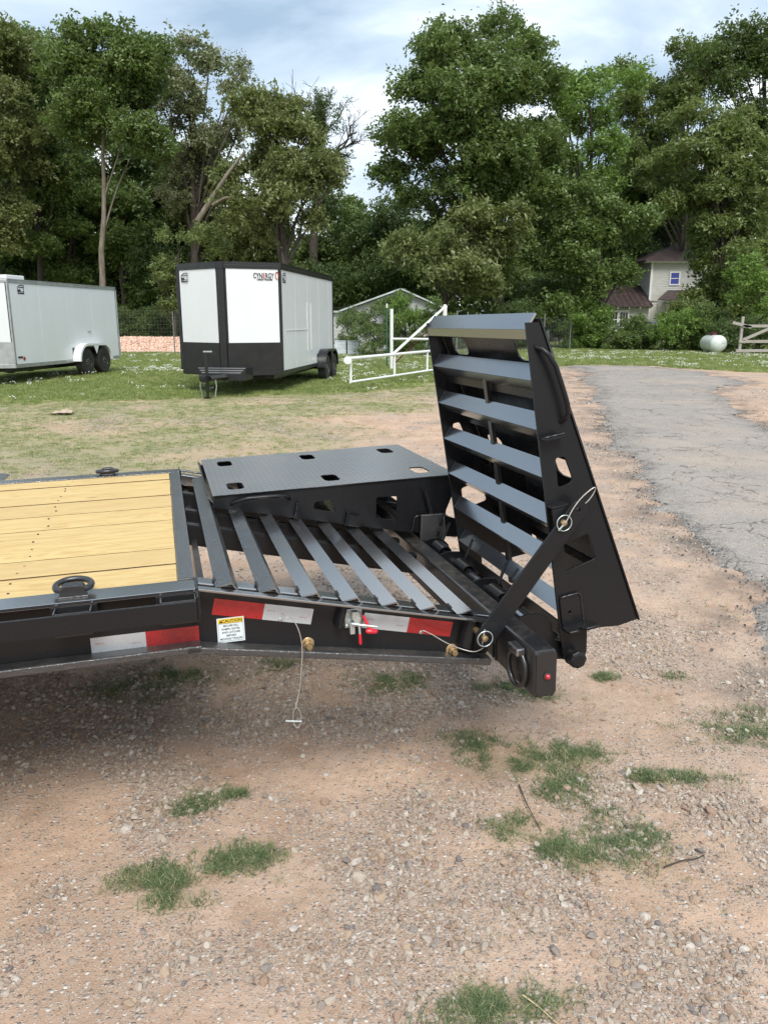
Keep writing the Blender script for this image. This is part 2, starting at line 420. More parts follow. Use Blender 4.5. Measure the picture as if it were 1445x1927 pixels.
LEAF = {
    'mid':   leafmat('leaves_mid_green', (.055, .085, .022), (.075, .115, .03), (.11, .155, .045)),
    'dark':  leafmat('leaves_dark_green', (.035, .058, .016), (.05, .08, .022), (.075, .11, .032)),
    'olive': leafmat('leaves_olive', (.070, .086, .026), (.10, .118, .038), (.16, .175, .075)),
    'gold':  leafmat('leaves_yellow_green', (.066, .092, .026), (.094, .124, .036), (.145, .172, .06)),
    'bright':leafmat('leaves_bright_green', (.07, .12, .022), (.10, .165, .034), (.14, .215, .05)),
    'pale':  leafmat('leaves_pale_undersides', (.08, .095, .042), (.13, .145, .072), (.23, .24, .15)),
}
def stone_mat():
    t = NT('mixed_stone'); oi = t.n('ShaderNodeObjectInfo'); v = t.coord()
    col = t.ramp(oi.outputs['Random'], [(0, (.45, .38, .315)), (.16, (.52, .46, .39)), (.28, (.36, .25, .185)), (.42, (.55, .48, .41)), (.55, (.30, .275, .26)), (.64, (.49, .37, .27)), (.78, (.66, .61, .55)), (.88, (.40, .34, .29)), (.97, (.18, .18, .19))], 'CONSTANT')
    n = t.noise(v, 1.6, 6, .7)
    col = t.mix(t.rng(n, .35, .7, 0, .55), col, (.38, .27, .19))
    col = t.mix(t.rng(t.noise(v, 9, 3), .55, .75, 0, .4), col, (.5, .46, .42))
    t.set(Base_Color=col, Roughness=.88, Specular_IOR_Level=.25, Normal=t.bump(t.noise(v, 5, 5, .7), .5, .15)); return t.m
M['stone'] = stone_mat()
def crumb():
    t = NT('asphalt_crumb'); oi = t.n('ShaderNodeObjectInfo')
    t.set(Base_Color=t.ramp(oi.outputs['Random'], [(0, (.055, .053, .052)), (.55, (.11, .105, .10)), (.8, (.22, .20, .18)), (1, (.42, .37, .31))], 'CONSTANT'), Roughness=.9); return t.m
M['crumb'] = crumb()
def pinkrock():
    t = NT('pink_rock'); oi = t.n('ShaderNodeObjectInfo')
    t.set(Base_Color=t.ramp(oi.outputs['Random'], [(0, (.50, .30, .22)), (.5, (.64, .43, .33)), (1, (.74, .58, .47))]), Roughness=.9); return t.m
M['pinkrock'] = pinkrock()
def grassmat(name, stops):
    t = NT(name); oi = t.n('ShaderNodeObjectInfo')
    col = t.ramp(oi.outputs['Random'], stops)
    t.set(Base_Color=col, Roughness=.6, Specular_IOR_Level=.25)
    tr = t.n('ShaderNodeBsdfTranslucent'); t.l(col, tr.inputs['Color']); ms = t.n('ShaderNodeMixShader'); ms.inputs[0].default_value = .3
    out = t.t.nodes['Material Output']; t.l(t.b.outputs[0], ms.inputs[1]); t.l(tr.outputs[0], ms.inputs[2]); t.l(ms.outputs[0], out.inputs['Surface'])
    return t.m
M['grass'] = grassmat('lawn_blades', [(0, (.16, .22, .06)), (.5, (.23, .29, .09)), (.85, (.31, .36, .14)), (1, (.45, .43, .22))])
M['weed'] = grassmat('near_grass_blades', [(0, (.10, .155, .07)), (.45, (.14, .20, .09)), (.75, (.20, .26, .12)), (.9, (.38, .36, .21)), (1, (.48, .43, .28))])
M['drygrass'] = grassmat('thin_dry_grass', [(0, (.18, .25, .08)), (.5, (.26, .31, .12)), (1, (.46, .42, .23))])
M['clover'] = simple('clover_flower', (.74, .74, .68), .8, var=.1)

# ------------------------------------------------------------------ scatter with geometry nodes
_groups = {}
def source(name, meshes):
    c = bpy.data.collections.new(name)
    for i, me in enumerate(meshes):
        o = bpy.data.objects.new('%s_%02d' % (name, i), me); c.objects.link(o)
    return c
def scatter_group(coll):
    if coll.name in _groups: return _groups[coll.name]
    ng = bpy.data.node_groups.new('scatter_' + coll.name, 'GeometryNodeTree')
    ng.interface.new_socket('Geometry', in_out='INPUT', socket_type='NodeSocketGeometry')
    ng.interface.new_socket('Geometry', in_out='OUTPUT', socket_type='NodeSocketGeometry')
    N = ng.nodes; gi = N.new('NodeGroupInput'); go = N.new('NodeGroupOutput')
    ip = N.new('GeometryNodeInstanceOnPoints'); ci = N.new('GeometryNodeCollectionInfo')
    ci.inputs['Collection'].default_value = coll; ci.inputs['Separate Children'].default_value = True; ci.inputs['Reset Children'].default_value = True
    ip.inputs['Pick Instance'].default_value = True
    ar = N.new('GeometryNodeInputNamedAttribute'); ar.data_type = 'FLOAT_VECTOR'; ar.inputs['Name'].default_value = 'rot'
    asc = N.new('GeometryNodeInputNamedAttribute'); asc.data_type = 'FLOAT_VECTOR'; asc.inputs['Name'].default_value = 'scl'
    ai = N.new('GeometryNodeInputNamedAttribute'); ai.data_type = 'INT'; ai.inputs['Name'].default_value = 'pick'
    e2r = N.new('FunctionNodeEulerToRotation')
    L = ng.links
    L.new(gi.outputs[0], ip.inputs['Points']); L.new(ci.outputs[0], ip.inputs['Instance'])
    L.new(ar.outputs['Attribute'], e2r.inputs[0]); L.new(e2r.outputs[0], ip.inputs['Rotation'])
    L.new(asc.outputs['Attribute'], ip.inputs['Scale']); L.new(ai.outputs['Attribute'], ip.inputs['Instance Index'])
    L.new(ip.outputs[0], go.inputs[0])
    _groups[coll.name] = ng; return ng
def scatter(name, P, R, S, coll, parent=None):
    P = np.asarray(P, np.float32); n = len(P)
    me = bpy.data.meshes.new(name); me.vertices.add(n); me.vertices.foreach_set('co', P.ravel())
    S = np.asarray(S, np.float32)
    if S.ndim == 1: S = np.repeat(S[:, None], 3, 1)
    me.attributes.new('rot', 'FLOAT_VECTOR', 'POINT').data.foreach_set('vector', np.asarray(R, np.float32).ravel())
    me.attributes.new('scl', 'FLOAT_VECTOR', 'POINT').data.foreach_set('vector', np.ascontiguousarray(S).ravel())
    me.attributes.new('pick', 'INT', 'POINT').data.foreach_set('value', rng.integers(0, len(coll.objects), n).astype(np.int32))
    o = bpy.data.objects.new(name, me); COL.objects.link(o)
    md = o.modifiers.new('scatter', 'NODES'); md.node_group = scatter_group(coll)
    if parent is not None: o.parent = parent
    return o

def stone_mesh(i, sub=2):
    bm = bmesh.new(); bmesh.ops.create_icosphere(bm, subdivisions=sub, radius=1)
    r = random.Random(100 + i)
    pl = [(Vector((r.gauss(0,1), r.gauss(0,1), r.gauss(0,1))).normalized(), r.uniform(.42, .78)) for _ in range(12)]
    sx_, sy_, sz_ = r.uniform(.8, 1.2), r.uniform(.6, .95), r.uniform(.42, .7)
    for v in bm.verts:
        for nrm, d in pl:
            k = v.co.dot(nrm)
            if k > d: v.co -= nrm * (k - d)
        v.co += Vector((r.uniform(-1,1), r.uniform(-1,1), r.uniform(-1,1))) * .05
        v.co.x *= sx_; v.co.y *= sy_; v.co.z *= sz_
    me = bpy.data.meshes.new('stone_mesh'); bm.to_mesh(me); bm.free(); return me
STONES = [stone_mesh(i, 2) for i in range(8)]
for s_ in STONES: s_.materials.append(M['stone'])
LOWST = [stone_mesh(20 + i, 1) for i in range(8)]
for s_ in LOWST: s_.materials.append(M['stone'])
PINKST = [stone_mesh(40 + i, 1) for i in range(4)]
for s_ in PINKST: s_.materials.append(M['pinkrock'])
CRUMB = [stone_mesh(60 + i, 1) for i in range(5)]
for s_ in CRUMB: s_.materials.append(M['crumb'])
def tuft(i, n, h, w, spread, lie, mat):
    r = random.Random(300 + i); V = []; F = []
    for k in range(n):
        a = r.uniform(0, 2*pi); rr = spread * math.sqrt(r.random()); bx_, by_ = rr * cos(a), rr * sin(a)
        d = r.uniform(0, 2*pi); hh = h * r.uniform(.5, 1.15); ln = lie * r.uniform(.3, 1.3) * hh; ww = w * r.uniform(.7, 1.3)
        px_, py_ = -sin(d) * ww / 2, cos(d) * ww / 2
        o = len(V)
        V += [(bx_-px_, by_-py_, -.005), (bx_+px_, by_+py_, -.005), (bx_ + cos(d)*ln*.45 - px_*.8, by_ + sin(d)*ln*.45 - py_*.8, hh*.62), (bx_ + cos(d)*ln*.45 + px_*.8, by_ + sin(d)*ln*.45 + py_*.8, hh*.62), (bx_ + cos(d)*ln, by_ + sin(d)*ln, hh)]
        F += [(o, o+1, o+3, o+2), (o+2, o+3, o+4)]
    me = bpy.data.meshes.new('tuft'); me.from_pydata(V, [], F); me.materials.append(mat); return me
C_STONE = source('stone_src', STONES); C_LOW = source('gravel_src', LOWST); C_PINK = source('pink_src', PINKST); C_CRUMB = source('crumb_src', CRUMB)
C_WEED = source('weed_src', [tuft(i, 15, .016, .0022, .026, 2.1, M['weed']) for i in range(5)])
C_LAWN = source('lawn_src', [tuft(10 + i, 30, .075, .007, .09, .8, M['grass']) for i in range(5)])
C_DRY = source('dry_src', [tuft(20 + i, 18, .022, .005, .06, 1.6, M['drygrass']) for i in range(5)])
def clover_mesh():
    b = MB(); r = random.Random(5)
    for k in range(5):
        x, y, z = r.uniform(-.08, .08), r.uniform(-.08, .08), r.uniform(.06, .10)
        b.lathe([(.004, z-.011), (.012, z-.006), (.013, z+.003), (.006, z+.010)], (x, y, 0), 'z', 6)
    me = b.mesh('clover'); me.materials.append(M['clover']); return me
C_CLOVER = source('clover_src', [clover_mesh()])

# ------------------------------------------------------------------ ground zones (world metres)
def inter(xq, pts):
    p = np.array(pts); return np.interp(xq, p[:, 0], p[:, 1])
LUSH = [(-60, 14.6), (-30, 14.8), (-7, 15.3), (-3, 16.6), (-.5, 17.6), (1, 20), (2.5, 23), (5, 27.3), (8, 29.2), (9.6, 28.4), (10.5, 25.8), (12, 24.6), (30, 22), (60, 20)]
ASPH_L = [(-8, 4.8), (0, 3.2), (1.5, 2.8), (2.4, 2.2), (3.11, 1.9), (3.32, 1.88), (3.98, 1.98), (4.5, 2.12), (5.28, 2.24), (6.74, 2.52), (8.23, 2.62), (10.5, 3.16), (14.39, 3.95), (18, 4.8), (24.96, 6.3), (28.2, 6.6)]
ASPH_R = [(-8, 14), (6, 9.5), (9.5, 6.8), (11.55, 5.75), (13.97, 6.36), (15.6, 6.8), (16.98, 7.35), (18.2, 7.7), (20.5, 9.4), (24.96, 9.9), (28.5, 9.4)]
def asph_mask(x, y):
    nl = (fbm(x * 1.3, y * 1.3, 3) - .5) * .75 + (fbm(x * 7, y * 7, 4) - .5) * .40
    l = inter(y, ASPH_L); r = inter(y, ASPH_R)
    sc_ = 1 + np.clip(y, 0, 30) * .05
    d = np.minimum(x - l, r - x); d = np.minimum(d, 28.4 - y)
    return d / sc_ + nl * .6          # >0 inside
def lush_mask(x, y):
    b = inter(x, LUSH); n = (fbm(x * .5, y * .5, 8) - .5) * 3.2 + (fbm(x * 3, y * 3, 9) - .5) * .9
    return sstep(-.6, .8, y - b + n * .55)
def thin_mask(x, y):
    # thin mown grass between the near dirt and the lush strip, mostly to the left
    right = inter(y, [(5, -4), (8, -1.6), (10, -.9), (13, -.4), (16, 1.0), (20, 2.2), (30, 6)])
    n = (fbm(x * .55, y * .55, 21) - .5) * 3.0 + (fbm(x * 2.6, y * 1.4, 22) - .5) * 1.6
    a = sstep(-.9, 1.3, right - x + n) * sstep(6.2, 9.0, y + n * .7)
    pat = sstep(.30, .55, fbm(x * 1.3, y * 1.3, 23))
    return np.clip(a * (.45 + .55 * pat), 0, 1)
PATCH = [(-1.12,3.16,.16,.10),(-.92,3.3,.2,.08),(.01,3.22,.13,.09),(.08,3.28,.1,.06),(.34,2.72,.085,.075),(.50,2.56,.15,.07),(.62,2.62,.14,.09),(.74,2.64,.09,.06),(.60,2.38,.07,.06),(.66,2.46,.07,.05),(.41,2.2,.075,.06),(.62,2.07,.12,.075),(.74,2.12,.12,.09),(.80,2.17,.08,.04),(.55,2.1,.06,.04),(-.67,2.31,.07,.045),(-.63,2.33,.05,.04),(-.47,2.02,.09,.05),(-.40,2.06,.07,.05),(-.70,1.97,.09,.05),(-.63,1.96,.06,.04),(-.60,1.88,.075,.045),(1.06,2.48,.16,.035),(.98,2.5,.08,.03),(1.44,2.8,.18,.08),(1.55,2.95,.15,.06),(.29,1.53,.12,.05),(.22,1.5,.10,.04),(.70,3.13,.14,.05),(.5,3.2,.10,.04),(-.5,3.46,.07,.07),(1.02,3.3,.05,.03),(1.35,3.3,.05,.04),(.05,5.4,.3,.18),(.55,4.6,.12,.1),(-.52,2.38,.04,.02),(.73,2.3,.05,.03),(-1.4,1.6,.1,.06),(1.25,1.4,.1,.05)]
GPATCH = [(-1.3,2.9,.8,.5,1.0),(-.95,2.55,.5,.3,1.0),(-.9,2.3,.45,.2,.9),(.15,2.1,.28,.32,1),(.35,1.95,.25,.2,1.0),(.15,2.9,.5,.3,.9),(.7,1.75,.35,.2,1.0),(1.0,2.1,.4,.35,1.0),(.9,1.7,.25,.15,1.0),(.2,1.78,.15,.12,.7),(-.4,2.15,.2,.2,.6),(1.2,3.9,.35,.7,.7),(.3,4.6,1.2,1.0,.9),(-.4,3.6,.9,.5,.8),(1.5,5.2,.5,1.1,.55),(.0,6.0,1.6,1.4,.65),(-1.8,3.4,.8,.8,.9),(-.9,3.2,1.0,.6,1.0),(-.2,3.1,.6,.35,.9),(.3,3.3,.6,.5,1.0),(.0,2.0,.22,.25,1.0),(.75,1.65,.35,.22,1.0),(1.1,1.9,.5,.35,1.0),(.85,2.35,.3,.2,.9),(-.05,1.72,.3,.08,.6),(1.3,2.7,.25,.25,.6)]
def gravel_mask(x, y):
    g = np.zeros_like(x)
    for cx, cy, rx, ry, w in GPATCH:
        g = np.maximum(g, w * np.exp(-(((x-cx)/rx)**2 + ((y-cy)/ry)**2)))
    n = fbm(x * 1.1, y * 1.1, 31); n2 = fbm(x * 4.2, y * 4.2, 32, 5)
    far = sstep(3.4, 6, y)
    base = sstep(.42, .68, n) * (.35 + .3 * far)
    return np.clip(np.maximum(g, base) * (.15 + 1.7 * sstep(.25, .75, n2)), 0, 1)
def patch_mask(x, y):
    g = np.zeros_like(x)
    for cx, cy, rx, ry in PATCH: g = np.maximum(g, np.exp(-(((x-cx)/rx)**2 + ((y-cy)/ry)**2) * 1.1))
    return g
def hgt(x, y):
    x = np.asarray(x, float); y = np.asarray(y, float); d = np.hypot(x, y)
    h = (fbm(x * .35, y * .35, 51) - .5) * .05 * sstep(2, 10, d)
    h = h + (fbm(x * 2.2, y * 2.2, 52) - .5) * .022 * (1 - sstep(12, 30, d) * .5)
    h = h + (fbm(x * 12, y * 12, 53, 3) - .5) * .010
    # the two cargo trailers stand on a slightly higher strip
    h = h + .09 * np.exp(-(((x + 8.3) / 2.4)**2 + ((y - 21.8) / 3.5)**2))
    return h
def hz(x, y): return float(hgt(np.array([x]), np.array([y]))[0])

NA, NR = 430, 560
fa = np.linspace(RAD(-52), RAD(52), NA)
ba = np.linspace(RAD(52), RAD(308), 40)[1:-1]
ang = np.concatenate([fa, ba]); nA = len(ang)
rad_ = np.concatenate([np.geomspace(.7, 60, NR), np.geomspace(63, 900, 30)]); nR = len(rad_)
AA, RR = np.meshgrid(ang, rad_)
GX = np.sin(AA) * RR; GY = np.cos(AA) * RR
GZ = hgt(GX, GY)
def grid_faces(nR, nA):
    i = np.arange(nR - 1)[:, None]; j = np.arange(nA)[None, :]; j2 = (j + 1) % nA
    return np.stack([i*nA + j, (i+1)*nA + j, (i+1)*nA + j2, i*nA + j2], -1)[:, :, ::-1]
def mesh_np(name, V, F, attrs=None):
    me = bpy.data.meshes.new(name); me.vertices.add(len(V)); me.vertices.foreach_set('co', V.astype(np.float32).ravel())
    F = F.reshape(-1, 4); me.loops.add(F.size); me.loops.foreach_set('vertex_index', F.astype(np.int32).ravel())
    me.polygons.add(len(F)); me.polygons.foreach_set('loop_start', np.arange(0, F.size, 4, dtype=np.int32)); me.update(calc_edges=True)
    me.polygons.foreach_set('use_smooth', np.ones(len(F), bool))
    for k, a in (attrs or {}).items():
        me.attributes.new(k, 'FLOAT', 'POINT').data.foreach_set('value', a.astype(np.float32).ravel())
    me.validate(); return me
V = np.stack([GX, GY, GZ], -1).reshape(-1, 3)
V0 = np.array([[0, 0, hz(0, 0)]])
AM = asph_mask(GX, GY)
gat = {'lush': lush_mask(GX, GY), 'thin': thin_mask(GX, GY), 'gravel': gravel_mask(GX, GY), 'patch': patch_mask(GX, GY), 'edge': np.exp(-(AM / .25)**2)}
gme = mesh_np('ground', V, grid_faces(nR, nA), gat)
bmg = bmesh.new(); bmg.from_mesh(gme); bmg.verts.ensure_lookup_table()
bmg.faces.new([bmg.verts[k] for k in range(nA)])        # closes the disc under the viewer
bmg.to_mesh(gme); bmg.free()

def ground_mat():
    t = NT('dirt_ground'); v = t.coord('Object')
    lush, thin, grav, pat, edge = [t.attr(a) for a in ('lush', 'thin', 'gravel', 'patch', 'edge')]
    big = t.noise(v, .55, 5, .6); med = t.noise(v, 2.3, 5, .62, .3); fine = t.noise(v, 26, 5, .7); vf = t.noise(v, 160, 4, .75)
    dirt = t.ramp(big, [(.30, (.43, .31, .235)), (.46, (.53, .385, .29)), (.58, (.57, .39, .27)), (.72, (.50, .385, .305))])
    dirt = t.mix(t.rng(med, .42, .68, 0, .7), dirt, (.30, .20, .135))
    dirt = t.mix(t.rng(t.noise(v, .9, 4), .55, .72, 0, .6), dirt, (.55, .44, .35))
    dirt = t.mix(t.rng(t.noise(v, 4.5, 6, .7, .5), .50, .66, 0, .55), dirt, (.31, .185, .115))
    dirt = t.mix(t.rng(fine, .35, .75, 0, .45), dirt, (.30, .20, .14))
    dirt = t.mix(t.rng(vf, .5, .8, 0, .5), dirt, (.52, .44, .36))
    # crushed stone bedded in the dirt
    sc1 = t.n('ShaderNodeTexVoronoi'); sc1.inputs['Scale'].default_value = 75; sc1.inputs['Randomness'].default_value = 1; t.l(v, sc1.inputs['Vector'])
    sc2 = t.n('ShaderNodeTexVoronoi'); sc2.inputs['Scale'].default_value = 170; t.l(v, sc2.inputs['Vector'])
    s1 = t.n('ShaderNodeSeparateColor'); t.l(sc1.outputs['Color'], s1.inputs[0]); s2 = t.n('ShaderNodeSeparateColor'); t.l(sc2.outputs['Color'], s2.inputs[0])
    stops = [(0, (.27, .21, .17)), (.25, (.42, .36, .31)), (.5, (.35, .25, .19)), (.7, (.47, .42, .37)), (.9, (.58, .53, .48)), (1, (.64, .6, .54))]
    c1 = t.ramp(s1.outputs[0], stops); c2 = t.ramp(s2.outputs[0], stops)
    pres1 = t.math('MULTIPLY', t.rng(t.math('SUBTRACT', s1.outputs[1], t.math('SUBTRACT', .92, t.math('MULTIPLY', grav, .75))), 0, .04), t.rng(sc1.outputs['Distance'], .42, .52, 1, 0))
    pres2 = t.math('MULTIPLY', t.rng(t.math('SUBTRACT', s2.outputs[1], t.math('SUBTRACT', .82, t.math('MULTIPLY', grav, .7))), 0, .04), t.rng(sc2.outputs['Distance'], .42, .52, 1, 0))
    col = t.mix(t.math('MULTIPLY', grav, .5), dirt, (.37, .29, .235))
    col = t.mix(pres2, col, c2); col = t.mix(pres1, col, c1)
    # thin mown grass and lush grass tint under the blades
    gn = t.noise(t.coord('Object', (1, .6, 1)), 5.5, 6, .72); gn2 = t.noise(v, 22, 4, .7)
    tcol = t.mix(t.rng(gn, .35, .7), (.33, .29, .18), (.20, .235, .10))
    col = t.mix(t.math('MULTIPLY', thin, t.rng(gn2, .3, .62, .25, 1)), col, tcol)
    lcol = t.mix(t.rng(gn, .35, .7), (.16, .20, .05), (.30, .32, .11))
    lcol = t.mix(t.rng(t.noise(v, .8, 4), .58, .72, 0, .6), lcol, (.36, .31, .17))
    col = t.mix(lush, col, lcol)
    col = t.mix(t.math('MULTIPLY', pat, .55), col, (.15, .15, .07))
    col = t.mix(t.math('MULTIPLY', edge, t.rng(med, .42, .6, .1, .75)), col, (.12, .11, .105))
    h = t.math('ADD', t.math('MULTIPLY', t.math('MULTIPLY', t.rng(sc1.outputs['Distance'], 0, .5, 1, 0), pres1), 1.1), t.math('MULTIPLY', t.math('MULTIPLY', t.rng(sc2.outputs['Distance'], 0, .5, 1, 0), pres2), .6))
    h = t.math('ADD', h, t.math('ADD', t.math('MULTIPLY', fine, 1.3), t.math('MULTIPLY', vf, .5)))
    t.set(Base_Color=col, Roughness=.93, Specular_IOR_Level=.2, Normal=t.bump(h, 1.0, .0065)); return t.m
ground = mkobj('ground', gme, ground_mat()); tag(ground, kind='structure')
ground['label'] = 'tan dirt and gravel yard with patches of grass'

# asphalt sheet: cells of the same grid where the mask is inside, lifted off the dirt
amask = (AM > -.05)
F = grid_faces(nR, nA).reshape(-1, 4)
keep = amask.reshape(-1)[F].all(1) & (RR.reshape(-1)[F].max(1) < 60)
F = F[keep]; used = np.unique(F); remap = -np.ones(len(V), int); remap[used] = np.arange(len(used))
AV = V[used].copy(); am = AM.reshape(-1)[used]; AV[:, 2] += -.006 + .024 * sstep(-.05, .12, am)
ame = mesh_np('asphalt', AV, remap[F], {'edge': 1 - sstep(.0, .28, am)})
def asphalt_mat():
    t = NT('old_asphalt'); v = t.coord('Object'); edge = t.attr('edge')
    vo = t.n('ShaderNodeTexVoronoi'); vo.inputs['Scale'].default_value = 95; t.l(v, vo.inputs['Vector']); sp = t.n('ShaderNodeSeparateColor'); t.l(vo.outputs['Color'], sp.inputs[0])
    agg = t.ramp(sp.outputs[0], [(0, (.15, .138, .127)), (.35, (.26, .238, .217)), (.7, (.35, .32, .285)), (.9, (.44, .40, .36)), (1, (.33, .24, .18))])
    base = t.mix(t.rng(t.noise(v, .7, 5, .6), .35, .7), (.25, .228, .208), (.345, .31, .275))
    col = t.mix(.55, base, agg)
    col = t.mix(t.rng(t.noise(v, .35, 4, .6), .52, .7, 0, .5), col, (.42, .33, .25))
    dv = t.n('ShaderNodeVectorMath', operation='ADD'); nz = t.n('ShaderNodeTexNoise'); nz.inputs['Scale'].default_value = 2.2; nz.inputs['Detail'].default_value = 5; t.l(v, nz.inputs['Vector'])
    sc_ = t.n('ShaderNodeVectorMath', operation='SCALE'); t.l(nz.outputs['Color'], sc_.inputs[0]); sc_.inputs['Scale'].default_value = .9
    t.l(v, dv.inputs[0]); t.l(sc_.outputs[0], dv.inputs[1])
    cr = t.vor(dv.outputs[0], 1.15, 'DISTANCE_TO_EDGE'); cr2 = t.vor(dv.outputs[0], 4.0, 'DISTANCE_TO_EDGE')
    c1 = t.rng(cr, .003, .016, 1, 0); c2 = t.math('MULTIPLY', t.rng(cr2, .008, .03, 1, 0), t.rng(t.noise(v, 1.1, 3), .5, .62))
    ck = t.math('MAXIMUM', c1, c2); ck = t.math('MULTIPLY', ck, t.rng(t.noise(v, 1.3, 4, .7), .38, .52, .05, 1))
    col = t.mix(t.math('MULTIPLY', ck, .75), col, (.09, .08, .07))
    de = t.math('MULTIPLY', edge, t.rng(t.noise(v, 2.5, 6, .75), .38, .56))
    col = t.mix(t.math('MULTIPLY', de, .85), col, t.mix(t.rng(sp.outputs[1], .6, .8), (.075, .073, .072), (.33, .30, .27)))
    h = t.math('SUBTRACT', t.math('ADD', t.rng(vo.outputs['Distance'], 0, .5, 1, 0), t.noise(v, 30, 4, .7)), t.math('MULTIPLY', ck, 2.5))
    t.set(Base_Color=col, Roughness=.85, Specular_IOR_Level=.3, Normal=t.bump(h, .6, .005)); return t.m
asph = mkobj('asphalt_road', ame, asphalt_mat()); tag(asph, 'cracked grey asphalt drive with crumbling edge', kind='structure')

# ------------------------------------------------------------------ the flatbed trailer (local frame: x to the rear, y away, z up)
YAW, TP, TR = RAD(15.734), RAD(-1.102), RAD(-.322)
Rz = Matrix.Rotation(YAW, 3, 'Z')
loc = Rz @ Vector((.0544, 2.175, 0)); TZ = EYE - .7462
Ry = Matrix(((cos(TP), 0, sin(TP)), (0, 1, 0), (-sin(TP), 0, cos(TP))))
Rx = Matrix(((1, 0, 0), (0, cos(TR), -sin(TR)), (0, sin(TR), cos(TR))))
ft = empty('flatbed_trailer')
ft.matrix_world = Matrix.Translation((loc.x, loc.y, TZ)) @ (Rz @ Ry @ Rx).to_4x4()
tag(ft, 'black flatbed trailer with yellow pine deck and slatted ramps at its tail', 'trailer')
W = 1.98; XF = -3.4
DE = RAD(13.31); dc, ds = cos(DE), sin(DE)
def D(u, y, v): return (u * dc + v * ds, y, -u * ds + v * dc)
def both(fn):
    fn(lambda y: y); fn(lambda y: W - y)
def bx(name, x0, x1, y0, y1, z0, z1, mat, F=None, parent=ft, bevel=.0015, label=None):
    if y0 > y1: y0, y1 = y1, y0
    return MB().box(x0, x1, y0, y1, z0, z1, F).build(name, mat, parent, bevel=bevel, label=label)
# deck planks with 3 mm joints
edges = [.093, .28, .465, .65, .885, 1.12, 1.355, 1.54, 1.725, 1.887]
for i in range(9):
    dz = random.uniform(-.003, .002)
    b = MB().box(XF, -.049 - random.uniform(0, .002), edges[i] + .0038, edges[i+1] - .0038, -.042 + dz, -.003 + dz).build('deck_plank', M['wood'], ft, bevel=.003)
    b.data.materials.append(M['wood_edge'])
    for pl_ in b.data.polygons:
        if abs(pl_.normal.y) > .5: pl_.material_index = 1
sb = MB()
for i in range(9):
    for q in (.28, .74):
        yy = edges[i] + (edges[i+1] - edges[i]) * q
        for xx in (-.52, -1.13, -1.74, -2.35, -2.96):
            sb.lathe([(.0038, -.004), (.0038, -.0012)], (xx + random.uniform(-.012, .012), yy + random.uniform(-.018, .018), -.001), 'z', 7)
sb.build('screws', M['ink'], ft)['kind'] = 'stuff'

def side(Y):
    m1 = M['black_clean'] if Y(0) == 0 else M['black_rough']
    bx('side_rail', XF, -.001, Y(0), Y(.091), -.011, 0, m1)
    bx('frame_beam', XF, 0, Y(.066), Y(.074), -.184, -.0115, M['black'])
    bx('beam_flange', XF, .004, Y(.018), Y(.078), -.208, -.1845, M['flange'], bevel=.004)
    bx('rub_rail', XF, -.002, Y(-.067), Y(-.058), -.072, -.0145, M['black'])
    bx('end_plate', -.0015, .0045, Y(-.064), Y(.0655), -.078, -.004, M['black'])
    for x0 in (-.101, -.379, -.99, -1.6, -2.2, -2.8):
        p = MB(); x1 = x0 + .098; t_ = .0045
        p.box(x0, x0 + t_, *sorted((Y(-.0575), Y(-.001))), -.080, -.0125); p.box(x1 - t_, x1, *sorted((Y(-.0575), Y(-.001))), -.080, -.0125)
        p.box(x0 + t_, x1 - t_, *sorted((Y(-.0575), Y(-.053))), -.080, -.013)
        p.box(x0 - .012, x1 + .012, *sorted((Y(-.001), Y(.003))), -.080, -.0125)
        p.build('stake_pocket', M['black_dull'], ft, bevel=.001)
both(side)
bx('cross_rail', -.0485, 0, .0915, W - .0915, -.075, .0, M['black_rough'], bevel=.003)
bx('deck_support', -.085, -.0488, .0915, W - .0915, -.075, -.044, M['black'])
for xx in (-.52, -1.13, -1.74, -2.35, -2.96):
    MB().box(xx - .025, xx + .025, .075, W - .075, -.12, -.0435).build('crossmember', M['black'], ft)
bx('crossmember', .012, .034, .08, W - .08, -.2, -.085, M['black_dusty'])
# weld bead at the near kink
wb = MB(); pth = [(-.052 + .001 * sin(k), .088 + .0007 * k, .0035) for k in range(1)]
def weld(pts, r=.0032):
    P = []
    for a, b in zip(pts[:-1], pts[1:]):
        a = Vector(a); b = Vector(b); n = max(2, int((b - a).length / .006))
        for k in range(n): P.append(a.lerp(b, k / n))
    P.append(Vector(pts[-1]))
    mb = MB(); mb.tube(P, [r * random.uniform(.7, 1.35) for _ in P], 6); return mb
w_ = weld([(-.05, .092, .001), (.002, .092, .001), (.002, .06, .0), (.003, .0, -.004)])
w_.build('weld_bead', M['black_dull'], ft, smooth=60)
w_ = weld([(.003, .074, -.02), (.003, .074, -.18)]); w_.build('weld_bead', M['black'], ft, smooth=60)

def d_ring(x, y, s, tilt):
    br = MB().prism([(x - .034, .0), (x - .036, .012), (x - .03, .029), (x - .02, .034), (x + .022, .034), (x + .031, .028), (x + .036, .0)], y - .018, y + .018)
    o = br.build('tie_down', M['black_dull'], ft, bevel=.003)
    P = []
    for k in range(28):
        a = 2 * pi * k / 28; px = .048 * cos(a); py = .036 * sin(a) + .019
        if py < .0: py *= .45
        px *= 1.0 if py > 0 else .92
        P.append((x + px, y + s * (py * cos(tilt)), .018 + max(0, py) * sin(tilt)))
    MB().tube(P, .0095, 10, closed=True).build('ring', M['black_dull'], o, smooth=80)
    weld([(x - .04, y - .02, .001), (x + .04, y - .02, .001)], .004).build('weld_bead', M['black_dull'], o, smooth=60)
d_ring(-.333, .055, 1, RAD(14)); d_ring(-.352, 1.955, -1, RAD(6)); d_ring(-1.55, .055, 1, RAD(10)); d_ring(-1.55, 1.955, -1, RAD(6))

